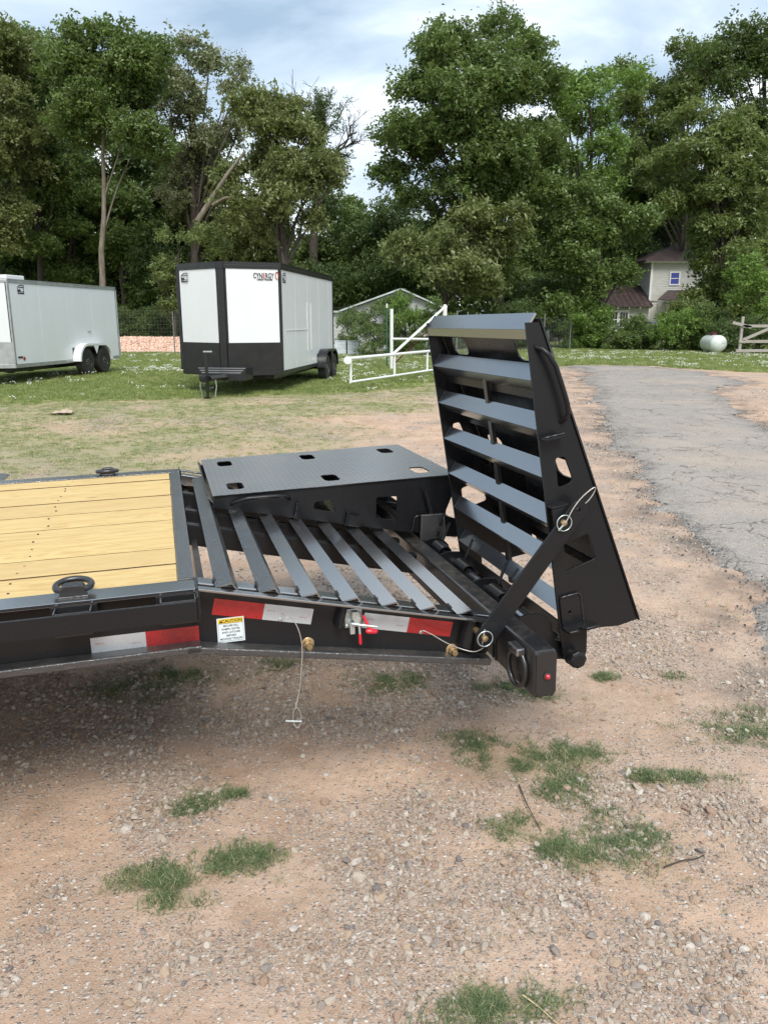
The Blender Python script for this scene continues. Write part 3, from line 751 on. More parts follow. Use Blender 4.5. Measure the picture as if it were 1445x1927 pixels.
# dovetail
def side2(Y):
    y0, y1 = sorted((Y(.0), Y(.031)))
    near = Y(0) == 0
    MB().box(.006, .985, y0, y1, -.008, -.0005, D).build('dovetail_flange', M['black_clean'] if near else M['black_rough'], ft, bevel=.0015)
    y0, y1 = sorted((Y(.066), Y(.074)))
    MB().prism([(.004, -.0085), (.985, -.0085), (.985, -.135), (.004, -.186)], y0, y1, D).build('dovetail_beam', M['black'], ft)
    y0, y1 = sorted((Y(.018), Y(.078)))
    MB().prism([(.006, -.1865), (.40, -.166), (.965, -.1365), (.985, -.1365), (.985, -.160), (.40, -.189), (.006, -.2105)], y0, y1, D).build('beam_flange', M['flange'], ft, bevel=.004)
    y0, y1 = sorted((Y(.0755), Y(.134)))
    MB().box(.008, .972, y0, y1, -.06, -.006, D).build('longitudinal_tube', M['black_clean'], ft, bevel=.004)
both(side2)
for y0 in (.845, 1.10, 1.455):
    p = MB(); p.box(.008, .97, y0, y0 + .045, -.026, -.020, D); p.box(.008, .97, y0, y0 + .006, -.095, -.0265, D); p.box(.008, .97, y0, y0 + .045, -.101, -.0955, D)
    p.build('longitudinal_channel', M['black'], ft, bevel=.001)
slat0 = None
for k in range(7):
    u = .057 + .129 * k; p = MB(); yl = .033; yr = 1.73
    hr, ur, ub, tt = .019, .047, .069, .006
    p.prism([(u, 0), (u + ur, hr), (u + ub, -.002), (u + ub - .007, -.002), (u + ur - .001, hr - tt), (u + .010, 0)], yl, yr, D)
    p.build('traction_slat', M['black_rough'] if k < 2 else M['black_clean'], ft)
    weld([D(u + .001, .09 + q * .006, .0015) for q in range(7)], .0035).build('weld_bead', M['black_dull'], ft, smooth=60)

# rear tube with chamfered lower corners
x0, x1, z0, z1 = .955, 1.028, -.386, -.234
c_ = .012
tp = MB().box(x0, x1, -.23, W + .23, z0, z1)
rt_ = tp.build('rear_tube', M['black_dusty'], ft, bevel=.009)
for yy, s_ in ((-.236, -1), (W + .236, 1)):
    q = [(x0 + .004, z1 - .01), (x0 + .012, z1 - .002), (x1 - .012, z1 - .002), (x1 - .003, z1 - .01), (x1 - .003, z0 + .02), (x1 - .014, z0 + .003), (x1 - .03, z0 + .010), (x0 + .03, z0 + .010), (x0 + .018, z0 + .002), (x0 + .004, z0 + .022)]
    MB().prism(q, *sorted((yy, yy + .0055 * (1 if s_ < 0 else -1)))).build('end_cap', M['black_dull'], ft, bevel=.001)
for xx, yy, s_ in ((.994, -.236, -1), (.994, W + .236, 1)):
    mk = MB().lathe([(.0135, 0), (.0135, s_ * .003), (.010, s_ * .004)], (xx, yy, -.314), 'y', 20).build('marker_light', M['ink'], ft)
    MB().lathe([(.0095, 0), (.0092, s_ * .006), (.006, s_ * .0105), (.0025, s_ * .012)], (xx, yy, -.314), 'y', 16).build('lens', M['red_lens'], mk, smooth=60)
# tie-down ring on the tube's front face
b = MB().box(.925, .9545, -.17, -.10, -.272, -.246); o = b.build('tie_down', M['black_clean'], ft, bevel=.005)
P = []
for k in range(28):
    a = 2 * pi * k / 28; yy = -.135 + .050 * cos(a) * (1 if sin(a) < .5 else .85); zz = -.320 + .062 * sin(a)
    P.append((.943 - .006 * cos(a), yy, zz))
MB().tube(P, .0085, 10, closed=True).build('ring', M['black_dull'], o, smooth=80)
for yy in (.0, .075):
    weld([(.9545, .05 + yy * .3, -.24), (.9545, .05 + yy * .3, -.38)], .004).build('weld_bead', M['black'], ft, smooth=60)

# hinge ears, shaft, springs
def ear(y, th=.012, dz=0):
    pts = [(1.0285, -.235), (1.06, -.227), (1.115, -.232), (1.145, -.262), (1.165, -.33), (1.205, -.345)]
    c = (1.208, -.375)
    for k in range(9):
        a = RAD(80 - 25 * k); pts.append((c[0] + .034 * cos(a), c[1] + .034 * sin(a)))
    pts += [(1.16, -.40), (1.0285, -.375)]
    pts = [(p[0], p[1] + dz) for p in pts]
    return MB().prism(pts, y, y + th)
for y in (.035, .43, .80, 1.02, 1.44, 1.9): ear(y).build('hinge_ear', M['black'], ft, bevel=.001)
MB().lathe([(.017, -.03), (.017, W + .03)], (1.208, 0, -.375), 'y', 18).build('hinge_shaft', M['black_dusty'], ft, smooth=40)
MB().lathe([(.02, -.052), (.031, -.048), (.032, -.03), (.028, -.026), (.028, -.018)], (1.208, 0, -.375), 'y', 8).build('hinge_cap', M['black'], ft, bevel=.002)
for ya in (.28, .62, .9, 1.2):
    P = [(1.085 + .026 * cos(a), ya + .0125 * a / (2*pi), -.262 + .026 * sin(a)) for a in np.linspace(0, 2*pi*9, 130)]
    MB().tube(P, .0055, 6).build('torsion_spring', M['black'], ft, smooth=80)
    MB().tube([(1.085, ya - .03, -.262), (1.085, ya + .14, -.262)], .014, 12).build('spring_rod', M['black'], ft, smooth=40)
    MB().tube([(1.106, ya + .112, -.262), (1.13, ya + .115, -.20), (1.15, ya + .12, -.16)], .006, 6).build('spring_arm', M['black'], ft, smooth=80)
MB().tube([(1.085, .1, -.272), (1.085, .85, -.272)], .019, 12).build('spring_rod', M['black_clean'], ft, smooth=40)

# ramps: frame s (down the slats), y (across), t (depth)
RW = .92
def ramp_part(M4):
    e_ = empty('loading_ramp', parent=ft); e_.matrix_local = M4; return e_
def Mst(o, s, t, y0):
    return Matrix(((s[0], 0, t[0], o[0]), (0, 1, 0, y0), (s[1], 0, t[1], o[1]), (0, 0, 0, 1)))
def F_side(y): return lambda a, b, h: (a, y + h, b)
r1e = ramp_part(Mst((1.011, .719), (.149, -.989), (.989, .149), 0.0)); r1e['label'] = 'raised ramp standing nearly upright, slats to the deck'
HA = roundpoly([(.428, .049), (.428, .082), (.505, .102), (.52, .092), (.526, .048)], .012)
HB = roundpoly([(.715, .047), (.70, .139), (.794, .157), (.811, .045)], .010)
ol = [(0, 0), (.006, .045), (1.052, .289), (1.056, .215), (1.038, .125), (1.04, .098), (1.118, .088)]
for k in range(7):
    a = RAD(90 - 30 * k); ol.append((1.118 + .038 * sin(RAD(30 * k)), .046 + .040 * cos(RAD(30 * k))))
ol += [(1.04, .0)]
for y in (.004, RW - .004):
    me = plate_mesh('side_plate', ol, [HA, HB], .008, F_side(y)); mkobj('side_plate', me, M['black'], r1e)
    # rolled edge along the tread plate
PA = math.atan2(.244, 1.046); pc, ps = cos(PA), sin(PA)
def FP(a, b, h): return (.004 + a * pc - (h + .0035) * ps, b, .0455 + a * ps + (h + .0035) * pc)
holes = [roundpoly([(c - .036, y - .05), (c - .036, y + .05), (c - .022, y + .075), (c + .022, y + .075), (c + .036, y + .05), (c + .036, y - .05), (c + .022, y - .075), (c - .022, y - .075)], .008) for c in (.10, .528, .953) for y in (.165, .755)]
me = plate_mesh('tread_plate', [(-.008, -.006), (1.078, -.006), (1.078, RW + .006), (-.008, RW + .006)], holes, .006, FP)
tpo = mkobj('tread_plate', me, M['tread'], r1e); me.materials.append(M['black'])
for pl_ in me.polygons:
    if pl_.normal.z < .5: pl_.material_index = 1
for k in range(7):
    s0 = .020 + .1537 * k; p = MB(); t_ = .0065
    p.add([(s0, .009, .0), (s0 - .043, .009, .038), (s0 - .038, .009, .042), (s0 + .001, .009, .009), (s0, RW - .009, .0), (s0 - .043, RW - .009, .038), (s0 - .038, RW - .009, .042), (s0 + .001, RW - .009, .009)],
          [(0, 3, 2, 1), (7, 4, 5, 6), (0, 1, 5, 4), (1, 2, 6, 5), (2, 3, 7, 6), (3, 0, 4, 7)])
    if k: p.add([(s0 + .0006, .009, .0), (s0 + .043, .009, .038), (s0 + .038, .009, .042), (s0 + .0016, .009, .009), (s0 + .0006, RW - .009, .0), (s0 + .043, RW - .009, .038), (s0 + .038, RW - .009, .042), (s0 + .0016, RW - .009, .009)],
          [(0, 1, 2, 3), (7, 6, 5, 4), (0, 4, 5, 1), (1, 5, 6, 2), (2, 6, 7, 3), (3, 7, 4, 0)])
    else: p.box(s0 + .0006, s0 + .03, .009, RW - .009, .0, .005)
    p.build('ramp_slat', M['black_clean'], r1e)
    wl_ = weld([(s0 - .043 + q * .0072, RW - .011, .038 - q * .0063) for q in range(7)], .0022)
    wl_.build('weld_bead', M['black_dull'], r1e, smooth=60)
MB().box(.2, .25, .009, RW - .009, .052, .058).add([], []).build('cross_plate', M['black'], r1e)
MB().box(.205, 1.0, .442, .470, .030, .046).build('centre_rib', M['black_dusty'], r1e, bevel=.001)
p = MB(); p.box(.55, .9, .455, .463, .047, .145); p.build('centre_web', M['black'], r1e)
for s_ in (.4, .62, .84):
    MB().box(s_, s_ + .03, .009, RW - .009, .048 + (s_ - .1) * .2, .056 + (s_ - .1) * .2).build('cross_plate', M['black'], r1e)
MB().box(.985, 1.035, .009, RW - .009, .004, .011).build('heel_bar', M['black_dusty'], r1e, bevel=.001)
MB().lathe([(.024, .12), (.024, RW - .12)], (1.118, 0, .046), 'y', 16).build('hinge_tube', M['black_dusty'], r1e, smooth=40)
# near-side fittings
P = [(.076, 0, .024), (.085, -.018, .036), (.105, -.03, .050), (.14, -.034, .066), (.20, -.034, .080), (.26, -.034, .092), (.29, -.03, .094), (.308, -.016, .088), (.318, 0, .080)]
MB().tube(P, .0075, 10).build('pull_handle', M['black'], r1e, smooth=80)
MB().box(.353, .361, -.036, 0, .004, .074).build('stop_tab', M['black'], r1e, bevel=.002)
weld([(.350, -.03, .004), (.350, -.028, .074)], .004).build('weld_bead', M['black_dull'], r1e, smooth=60)
p = MB(); p.box(.573, .581, -.036, 0, .002, .062); p.box(.582, .645, -.036, -.028, .002, .050); p.build('latch_bracket', M['black'], r1e, bevel=.002)
p = MB(); p.box(.60, .612, -.0285, .0, .012, .03); p.build('latch_stud', M['black_dusty'], r1e)
me = plate_mesh('foot_bracket', roundpoly([(.896, .008), (.896, .08), (1.0, .082), (1.0, .008)], .012), [rrect(.952, .038, .012, .012, .0055)], .008, F_side(-.0045)); mkobj('foot_bracket', me, M['black'], r1e)
me = plate_mesh('fork_foot', roundpoly([(.0, .004), (-.055, .006), (-.06, .04), (-.028, .052), (-.06, .066), (-.062, .118), (0, .1)], .006), [], .009, lambda a, b, h: (1.003 + h, a - .0001, b)); mkobj('fork_foot', me, M['black'], r1e)
weld([(.893, -.009, .01), (.893, -.009, .074), (.905, -.009, .083), (.99, -.009, .084)], .0035).build('weld_bead', M['black_dull'], r1e, smooth=60)
# second ramp, folded onto the dovetail
r2e = ramp_part(Mst((.112, -.014), (.977, -.213), (.213, .977), 1.072)); r2e['label'] = 'folded ramp lying flat, tread plate up'
for ch in [c for c in COL.objects if c.parent == r1e]:
    copy_child(ch, r2e)
MB().tube([(1.04, 1.045, -.006), (1.085, 1.048, -.17), (1.12, 1.05, -.275)], [.0075, .0085, .0085], 8).build('lock_lever', M['black'], ft, smooth=80)
MB().prism([(1.02, -.115), (1.128, -.118), (1.135, -.19), (1.12, -.235), (1.015, -.235)], 1.03, 1.052).build('spring_bracket', M['black_rough'], ft, bevel=.004)

# strap bar holding the raised ramp
A_ = Vector((.873, -.055, -.249)); B_ = Vector((1.155, -.055, .108)); dd = (B_ - A_).normalized(); L_ = (B_ - A_).length
nn = Vector((-dd.z, 0, dd.x))
def bar(a, b, h): q = A_ + dd * a + nn * b; return (q.x, -.048 + h, q.z)
ol = []
for k in range(9):
    an = RAD(90 + 180 * k / 8); ol.append((.033 * cos(an), .033 * sin(an)))
for k in range(9):
    an = RAD(-90 + 180 * k / 8); ol.append((L_ + .045 + .029 * cos(an), .029 * sin(an)))
me = plate_mesh('strap_bar', ol, [rrect(L_ + .043, 0, .017, .017, .008)], .0085, bar, .0008)
sbar = mkobj('strap_bar', me, M['black'], ft)
def pin_ring(c, ringr, rod):
    o = MB().lathe([(.004, -.034), (.0095, -.032), (.0105, -.028), (.0105, .05)], (c[0], c[1], c[2]), 'y', 14).build('lynch_pin', M['gold'], ft, smooth=40)
    P = [(c[0] + ringr * cos(a), c[1] - .03, c[2] + ringr * sin(a)) for a in np.linspace(0, 2*pi, 25)[:-1]]
    MB().tube(P, .0018, 6, closed=True).build('pull_ring', M['zinc'], o, smooth=80)
    a, b = rod; MB().tube([a, b], .0032, 8).build('clip', M['zinc'], o, smooth=60)
pin_ring((.866, -.034, -.246), .0255, ((.868, -.055, -.218), (.861, -.05, -.27)))
pin_ring((1.130, -.03, .106), .0255, ((1.136, -.062, .112), (1.112, -.058, .083)))
def catmull(pts, n=6):
    P = [Vector(p) for p in pts]; P = [P[0]] + P + [P[-1]]; out = []
    for i in range(1, len(P) - 2):
        for k in range(n):
            t = k / n; a, b, c, d = P[i-1:i+3]
            out.append(.5 * ((2*b) + (c - a) * t + (2*a - 5*b + 4*c - d) * t*t + (3*b - a - 3*c + d) * t**3))
    out.append(P[-2]); return out
c1 = [(.247, .058, -.128), (.247, .03, -.118), (.252, .0, -.119), (.266, 0, -.123), (.277, 0, -.137), (.288, 0, -.164), (.295, 0, -.199), (.296, 0, -.242), (.291, 0, -.294), (.284, 0, -.35), (.273, 0, -.397), (.269, 0, -.414)]
MB().tube(catmull(c1), .0016, 6).build('safety_cable', M['cable'], ft, smooth=80, label='steel cable hanging down with a loose pin')
P = [(.269, 0, -.414)] + [(.270 + .0125 * cos(a), .002 * sin(a), -.452 + .034 * sin(a)) for a in np.linspace(RAD(80), RAD(80) + 2*pi, 20)]
pr = MB().tube([(.234, 0, -.458), (.284, 0, -.468)], .0034, 8).build('loose_pin', M['zinc'], ft, smooth=60)
MB().tube(P, .0011, 5).build('ring', M['cable'], pr, smooth=80)
MB().tube([(.2694, 0, -.400), (.2690, 0, -.420)], .003, 6).build('ferrule', M['zinc'], pr)
for c in ((.244, .066, -.150), (.696, .066, -.252)):
    MB().lathe([(.0065, 0), (.0065, -.004), (.0035, -.0055)], c, 'y', 12).build('rivet', M['zinc'], ft, smooth=50)
MB().tube(catmull([(.694, .055, -.25), (.689, .03, -.237), (.682, .0, -.219), (.71, 0, -.235), (.754, -.005, -.266), (.8, -.01, -.291), (.84, -.03, -.300), (.862, -.05, -.284), (.866, -.05, -.27)]), .0016, 6).build('safety_cable', M['cable'], ft, smooth=80)
MB().tube(catmull([(1.112, -.06, .084), (1.136, -.06, .11), (1.16, -.06, .152), (1.192, -.06, .188), (1.228, -.062, .213), (1.234, -.055, .198), (1.213, -.05, .166), (1.18, -.035, .139), (1.165, -.01, .128)]), .0018, 6).build('safety_cable', M['cable'], ft, smooth=80)
for c in ((.325, .066, -.240), (.802, .066, -.327)):
    o = MB().lathe([(.0205, 0), (.0205, -.004), (.0185, -.0055)], c, 'y', 20).build('grease_bolt', M['gold'], ft, smooth=40)
    MB().lathe([(.014, -.005), (.014, -.018), (.0105, -.019), (.0105, -.034), (.009, -.036)], c, 'y', 8).build('bolt_head', M['gold'], o)
# half-round weld-on sockets
for u0, u1, va, vb in ((.438, .47, -.010, -.085), (.868, .925, -.010, -.11)):
    pts = []
    for k in range(9):
        a = pi * k / 8; pts.append(((u0 + u1) / 2 - (u1 - u0) / 2 * cos(a), .0655 - .045 * sin(a)))
    MB().prismz(pts, vb, va, D).build('bar_socket', M['black'], ft, smooth=30)
# toggle latch
lt = MB().box(.443, .498, .052, .056, -.2, -.139).build('toggle_latch', M['zinc'], ft, bevel=.001)
lt.rotation_euler = (0, 0, 0)
for q in ((.449, -.146), (.491, -.150), (.448, -.192), (.489, -.194)):
    MB().lathe([(.0045, 0), (.0045, -.003), (.002, -.0045)], (q[0], .052, q[1]), 'y', 10).build('rivet', M['zinc'], lt)
MB().prism([(.462, -.140), (.482, -.142), (.489, -.165), (.478, -.186), (.470, -.176), (.460, -.16)], .026, .05).build('latch_body', M['zinc'], lt, bevel=.001)
MB().box(.454, .470, .03, .0515, -.215, -.180).build('latch_tab', M['zinc'], lt, bevel=.002)
MB().tube([(.458, .024, -.176), (.485, .018, -.182), (.536, .012, -.192)], [.0045, .005, .0048], 8).build('handle_rod', M['zinc'], lt, smooth=60)
MB().tube([(.481, .022, -.178), (.4815, .018, -.214)], .004, 8).build('handle_rod', M['zinc'], lt, smooth=60)
MB().tube([(.4815, .018, -.210), (.482, .017, -.24), (.482, .017, -.246)], [.0045, .0055, .003], 10).build('grip', M['red_grip'], lt, smooth=60)
MB().tube([(.494, .022, -.152), (.507, .018, -.185), (.515, .016, -.20)], [.0045, .0055, .006], 8).build('grip', M['red_grip'], lt, smooth=60)
MB().tube([(.500, .016, -.202), (.508, .014, -.204), (.518, .014, -.205), (.528, .014, -.207), (.536, .016, -.209)], [.005, .0085, .008, .0085, .005], 10).build('grip', M['red_grip'], lt, smooth=60)

# reflective tape: red and white blocks, tiny print on the white
TS = .1524; TH = .0508
def tape(x, z, red, F, y=.0655):
    o = MB().box(x, x + TS, y - .0004, y, z - TH, z, F).build('reflective_tape', M['red_tape' if red else 'white_tape'], ft, label='red block of tape' if red else 'white block of tape')
    if not red:
        for px_, pz_ in ((.012, -.022), (.113, -.033)):
            me = text_mesh('DOT-C2', .0062, (lambda a, b, h: (x + px_ + a, y - .0007 + h * .1, z + pz_ + b)) if F is None else (lambda a, b, h: F(x + px_ + a, y - .0007 + h * .1, z + pz_ + b)), align='LEFT')
            mkobj('print', me, M['ink_red'], o)
tape(-.305, -.1385, False, None); tape(-.305 + TS, -.1385, True, None)
tape(.064, -.0475 + .002, True, D); tape(.064 + TS, -.0455, False, D)
tape(.534, -.0475 + .008, False, D); tape(.534 + TS, -.0395, True, D)
# the tape on the right stays clear of the upper flange
# caution decal
def DC(a, b, h): return (.049 + a * 1.0, .0655 - h, -.126 - .0035 + b)     # level, not sloped
dcl = MB().box(.053, .134, .0649, .0655, -.203, -.1245).build('caution_decal', M['decal_white'], ft)
dcl['label'] = 'white and yellow caution sticker'
MB().box(.0565, .1305, .0644, .0648, -.1415, -.1275).build('yellow_band', M['decal_yellow'], dcl)
def TX(x, z): return lambda a, b, h: (x + a, .0641 + h * .1, z + b)
mkobj('lettering', text_mesh('CAUTION', .0135, TX(.098, -.1392), bold=.0003), M['ink'], dcl)
MB().prism([(.0595, -.1396), (.0695, -.1396), (.0645, -.1300)], .0640, .0643).build('warning_triangle', M['ink'], dcl)
for i, ln in enumerate(['SECURE ALL', 'RAMPS, GATES,', 'AND LATCHES', 'BEFORE', 'MOVING TRAILER']):
    mkobj('lettering', text_mesh(ln, .0083, TX(.0935, -.1525 - .0105 * i), bold=.00008), M['ink'], dcl)
fr = MB()
for a in ((.0565, .1305, -.1988, -.1982), (.0565, .1305, -.1424, -.1418), (.0565, .0571, -.1982, -.1424), (.1299, .1305, -.1982, -.1424)):
    fr.box(a[0], a[1], .0642, .0646, a[2], a[3])
fr.build('border_line', M['ink'], dcl)

# wheels and fenders further forward
def wheel(parent, c, r, w, axis_out, rimmat, tyremat):
    o = MB().lathe([(r*.60, -w*.42), (r*.80, -w*.5), (r*.93, -w*.49), (r*.985, -w*.40), (r, -w*.2), (r, w*.2), (r*.985, w*.40), (r*.93, w*.49), (r*.80, w*.5), (r*.60, w*.42)], c, 'x' if axis_out[0] else 'y', 36).build('wheel', tyremat, parent, smooth=35)
    s = axis_out[0] or axis_out[1]; ax = 'x' if axis_out[0] else 'y'
    MB().lathe([(r*.60, s*w*.40), (r*.62, s*w*.46), (r*.57, s*w*.46), (r*.53, s*w*.25), (r*.30, s*w*.22), (r*.27, s*w*.36), (r*.15, s*w*.37), (r*.12, s*w*.46), (.01, s*w*.47)], c, ax, 32).build('rim', rimmat, o, smooth=30)
    nb = MB()
    for k in range(6):
        a = 2*pi*k/6; q = (r*.2*cos(a), r*.2*sin(a))
        cc = (c[0] + (s*w*.37 if ax == 'x' else q[0]), c[1] + (q[0] if ax == 'x' else s*w*.37), c[2] + q[1])
        nb.lathe([(.012, 0), (.012, s*.015)], cc, ax, 6)
    nb.build('lug_nuts', M['zinc'], o)
    dk = MB()
    for k in range(8):
        a = 2*pi*(k+.5)/8; q = (r*.42*cos(a), r*.42*sin(a))
        cc = (c[0] + (s*w*.245 if ax == 'x' else q[0]), c[1] + (q[0] if ax == 'x' else s*w*.245), c[2] + q[1])
        dk.lathe([(r*.075, 0), (r*.075, s*.002)], cc, ax, 8)
    dk.build('rim_slots', M['ink'], o)
for xx in (-1.62, -2.48):
    for yy, s_ in ((-.17, -1), (W + .17, 1)):
        wheel(ft, (xx, yy, -.49), .36, .2, (0, s_), M['rim'], M['tyre'])
for Y in (lambda y: y, lambda y: W - y):
    y0, y1 = sorted((Y(-.30), Y(-.068)))
    p = MB(); pr_ = [(-.868, -.02), (-1.05, .012), (-3.05, .012), (-3.24, -.02), (-3.24, -.026), (-3.05, .006), (-1.05, .006), (-.868, -.026)]
    p.prism(pr_, y0, y1); p.build('fender', M['black_rough'], ft)

# ------------------------------------------------------------------ gravel, stones, grass near by
def ground_pts(n, x0, x1, y0, y1, prob, seed):
    g = np.random.default_rng(seed); x = g.uniform(x0, x1, n); y = g.uniform(y0, y1, n)
    k = g.random(n) < prob(x, y); return x[k], y[k], g
def rots(g, n, tilt=.5): return np.stack([g.normal(0, tilt, n), g.normal(0, tilt, n), g.uniform(0, 2*pi, n)], 1)
inview = lambda x, y: np.abs(x) < y * .56 + .5
def onroad(x, y): return asph_mask(x, y) > .05
# the stones that show largest, one object each
BIG = [(0.165,1.93,.026),(.19,1.86,.017),(.25,2.02,.013),(.34,1.83,.015),(.38,1.81,.014),(-.085,2.03,.030),(-.115,2.1,.018),(-.20,2.33,.020),(-.59,1.60,.013),(-.33,1.60,.021),(-.30,1.63,.019),(-.40,1.46,.02),(-.62,1.47,.019),(-.38,1.84,.010),(-.375,1.79,.013),(-.50,1.74,.012),(-.83,2.18,.027),(-.64,2.36,.013),(-.72,2.45,.014),(-.06,1.78,.014),(.09,1.60,.010),(.42,1.54,.012),(.37,1.56,.012),(.29,1.46,.02),(.33,1.45,.019),(.09,2.3,.017),(.15,2.32,.016),(.68,2.12,.014),(.36,1.83,.016),(.80,2.03,.018),(.72,1.97,.016),(.22,1.68,.018),(.28,1.76,.017),(.55,1.74,.022),(.66,1.6,.014),(.10,1.97,.014),(.95,1.56,.025),(.88,1.46,.02),(1.02,2.3,.018),(.86,2.5,.015),(.74,3.05,.02),(.9,2.9,.017),(-.05,2.42,.017),(.0,2.2,.013),(-.3,2.1,.016),(-.35,2.9,.02),(-.22,2.75,.02),(.12,2.62,.019),(-1.02,1.95,.014),(-.8,1.75,.012)]
g = np.random.default_rng(77); st_list = list(BIG)
while len(st_list) < 296:
    y = g.uniform(1.42, 3.6); x = g.uniform(-.62, .62) * y
    if g.random() < float(gravel_mask(np.array([x]), np.array([y]))[0])**1.2 and float(patch_mask(np.array([x]), np.array([y]))[0]) < .5:
        st_list.append((x, y, float(np.clip(g.lognormal(-4.35, .28), .008, .028)) * (1 + .1 * (y - 1.4))))
for i, (x, y, s_) in enumerate(st_list):
    o = bpy.data.objects.new('stone', STONES[i % 8]); COL.objects.link(o)
    o.parent = ground
    o.location = (x, y, hz(x, y) + s_ * .22); o.scale = (s_, s_, s_); o.rotation_euler = (g.normal(0, .35), g.normal(0, .35), g.uniform(0, 6.28))
def gravel_layer(name, n, x0, x1, y0, y1, mu, sg, smin, smax, seed, powr=1.0, base=.03, coll=C_LOW):
    x, y, g = ground_pts(n, x0, x1, y0, y1, lambda a, b: inview(a, b) * np.clip(base + np.clip((gravel_mask(a, b) - powr) * 1.7, 0, 1), 0, 1) * (lush_mask(a, b) < .4) * (thin_mask(a, b) < .75) * np.where(onroad(a, b), .1, 1), seed)
    s_ = np.clip(g.lognormal(mu, sg, len(x)), smin, smax)
    z = hgt(x, y) + s_ * .15 + np.where(onroad(x, y), .016, 0)
    return scatter(name, np.stack([x, y, z], 1), rots(g, len(x), .45), s_, coll)
gr_ = gravel_layer('gravel', 62000, -2.6, 2.6, 1.2, 4.4, -4.72, .38, .0045, .024, 1, .30, .010, coll=C_STONE)
tag(gr_, 'loose grey and tan crushed stone in the dirt', kind='stuff')
gr2 = gravel_layer('fine_gravel', 130000, -2.6, 2.6, 1.2, 4.2, -5.55, .4, .0018, .009, 2, .15, .12); tag(gr2, 'fine grit between the larger stones', kind='stuff')
gr3 = gravel_layer('gravel_beyond', 120000, -6, 7, 4.0, 13, -4.75, .4, .004, .022, 3, .2, .08); tag(gr3, 'small stones strewn behind the trailer', kind='stuff')
gr4 = gravel_layer('far_gravel', 16000, -4, 9, 12, 24, -4.1, .4, .008, .035, 4, .2, .10); tag(gr4, 'scattered stones on the bare strip before the lawn', kind='stuff')
# crumbled asphalt along the road edge
x, y, g = ground_pts(120000, .8, 8, 1.6, 14, lambda a, b: np.exp(-((asph_mask(a, b) + .02) / .10)**2) * .45, 6)
s_ = np.clip(g.lognormal(-5.0, .4, len(x)), .003, .016)
tag(scatter('crumbled_asphalt', np.stack([x, y, hgt(x, y) + .012], 1), rots(g, len(x)), s_, C_CRUMB), 'crumbs of broken asphalt along the road edge', kind='stuff')

# near tufts
xs, ys = [], []
g = np.random.default_rng(9)
for cx, cy, rx, ry in PATCH:
    n = int(80 + 10500 * rx * ry); a = g.normal(0, .62, (n, 2)); xs.append(cx + a[:, 0] * rx); ys.append(cy + a[:, 1] * ry)
xs = np.concatenate(xs); ys = np.concatenate(ys)
k = g.random(len(xs)) < 1.5 * sstep(.36, .62, fbm(xs * 16, ys * 16, 61)) + .08; xs, ys = xs[k], ys[k]
tag(scatter('near_grass', np.stack([xs, ys, hgt(xs, ys)], 1), rots(g, len(xs), .15), g.uniform(.45, 1.05, len(xs)), C_WEED), 'small green grass patches growing through the gravel', kind='stuff')
# sparse single dry tufts and straw in the dirt
x, y, g = ground_pts(9000, -3.5, 3.5, 1.4, 9, lambda a, b: inview(a, b) * sstep(.55, .7, fbm(a * 2.1, b * 2.1, 64)) * .6 * ~onroad(a, b), 10)
tag(scatter('dry_tufts', np.stack([x, y, hgt(x, y)], 1), rots(g, len(x), .3), g.uniform(.15, .4, len(x)), C_DRY), 'wisps of dry grass lying in the dirt', kind='stuff')
x, y, g = ground_pts(90000, -14, 6, 6, 20, lambda a, b: inview(a, b) * thin_mask(a, b) * (.25 + .75 * sstep(.35, .6, fbm(a * 3, b * 3, 65))), 12)
tag(scatter('mown_grass', np.stack([x, y, hgt(x, y)], 1), rots(g, len(x), .15), g.uniform(.4, 1.0, len(x)), C_DRY), 'thin mown grass on the bare yard', kind='stuff')
x, y, g = ground_pts(230000, -26, 22, 14, 46, lambda a, b: inview(a, b) * lush_mask(a, b) * ~onroad(a, b) * (.35 + .65 * sstep(.3, .6, fbm(a * .9, b * .9, 66))) * np.clip(22 / b, .35, 1), 13)
tag(scatter('lawn', np.stack([x, y, hgt(x, y)], 1), rots(g, len(x), .12), g.uniform(.45, 1.1, len(x)) * (.75 + .012 * y), C_LAWN), 'green lawn behind the yard', kind='stuff')
x, y, g = ground_pts(60000, -26, 22, 14.5, 44, lambda a, b: inview(a, b) * lush_mask(a, b) * ~onroad(a, b) * sstep(.46, .66, fbm(a * .45, b * .45, 67) * .5 + fbm(a * 2.2, b * 2.2, 68) * .5) * np.clip(24 / b, .2, 1) ** 1.5 * .26, 14)
tag(scatter('clover_flowers', np.stack([x, y, hgt(x, y)], 1), rots(g, len(x), .1), g.uniform(.7, 1.25, len(x)), C_CLOVER), 'white clover in flower across the lawn', kind='stuff')

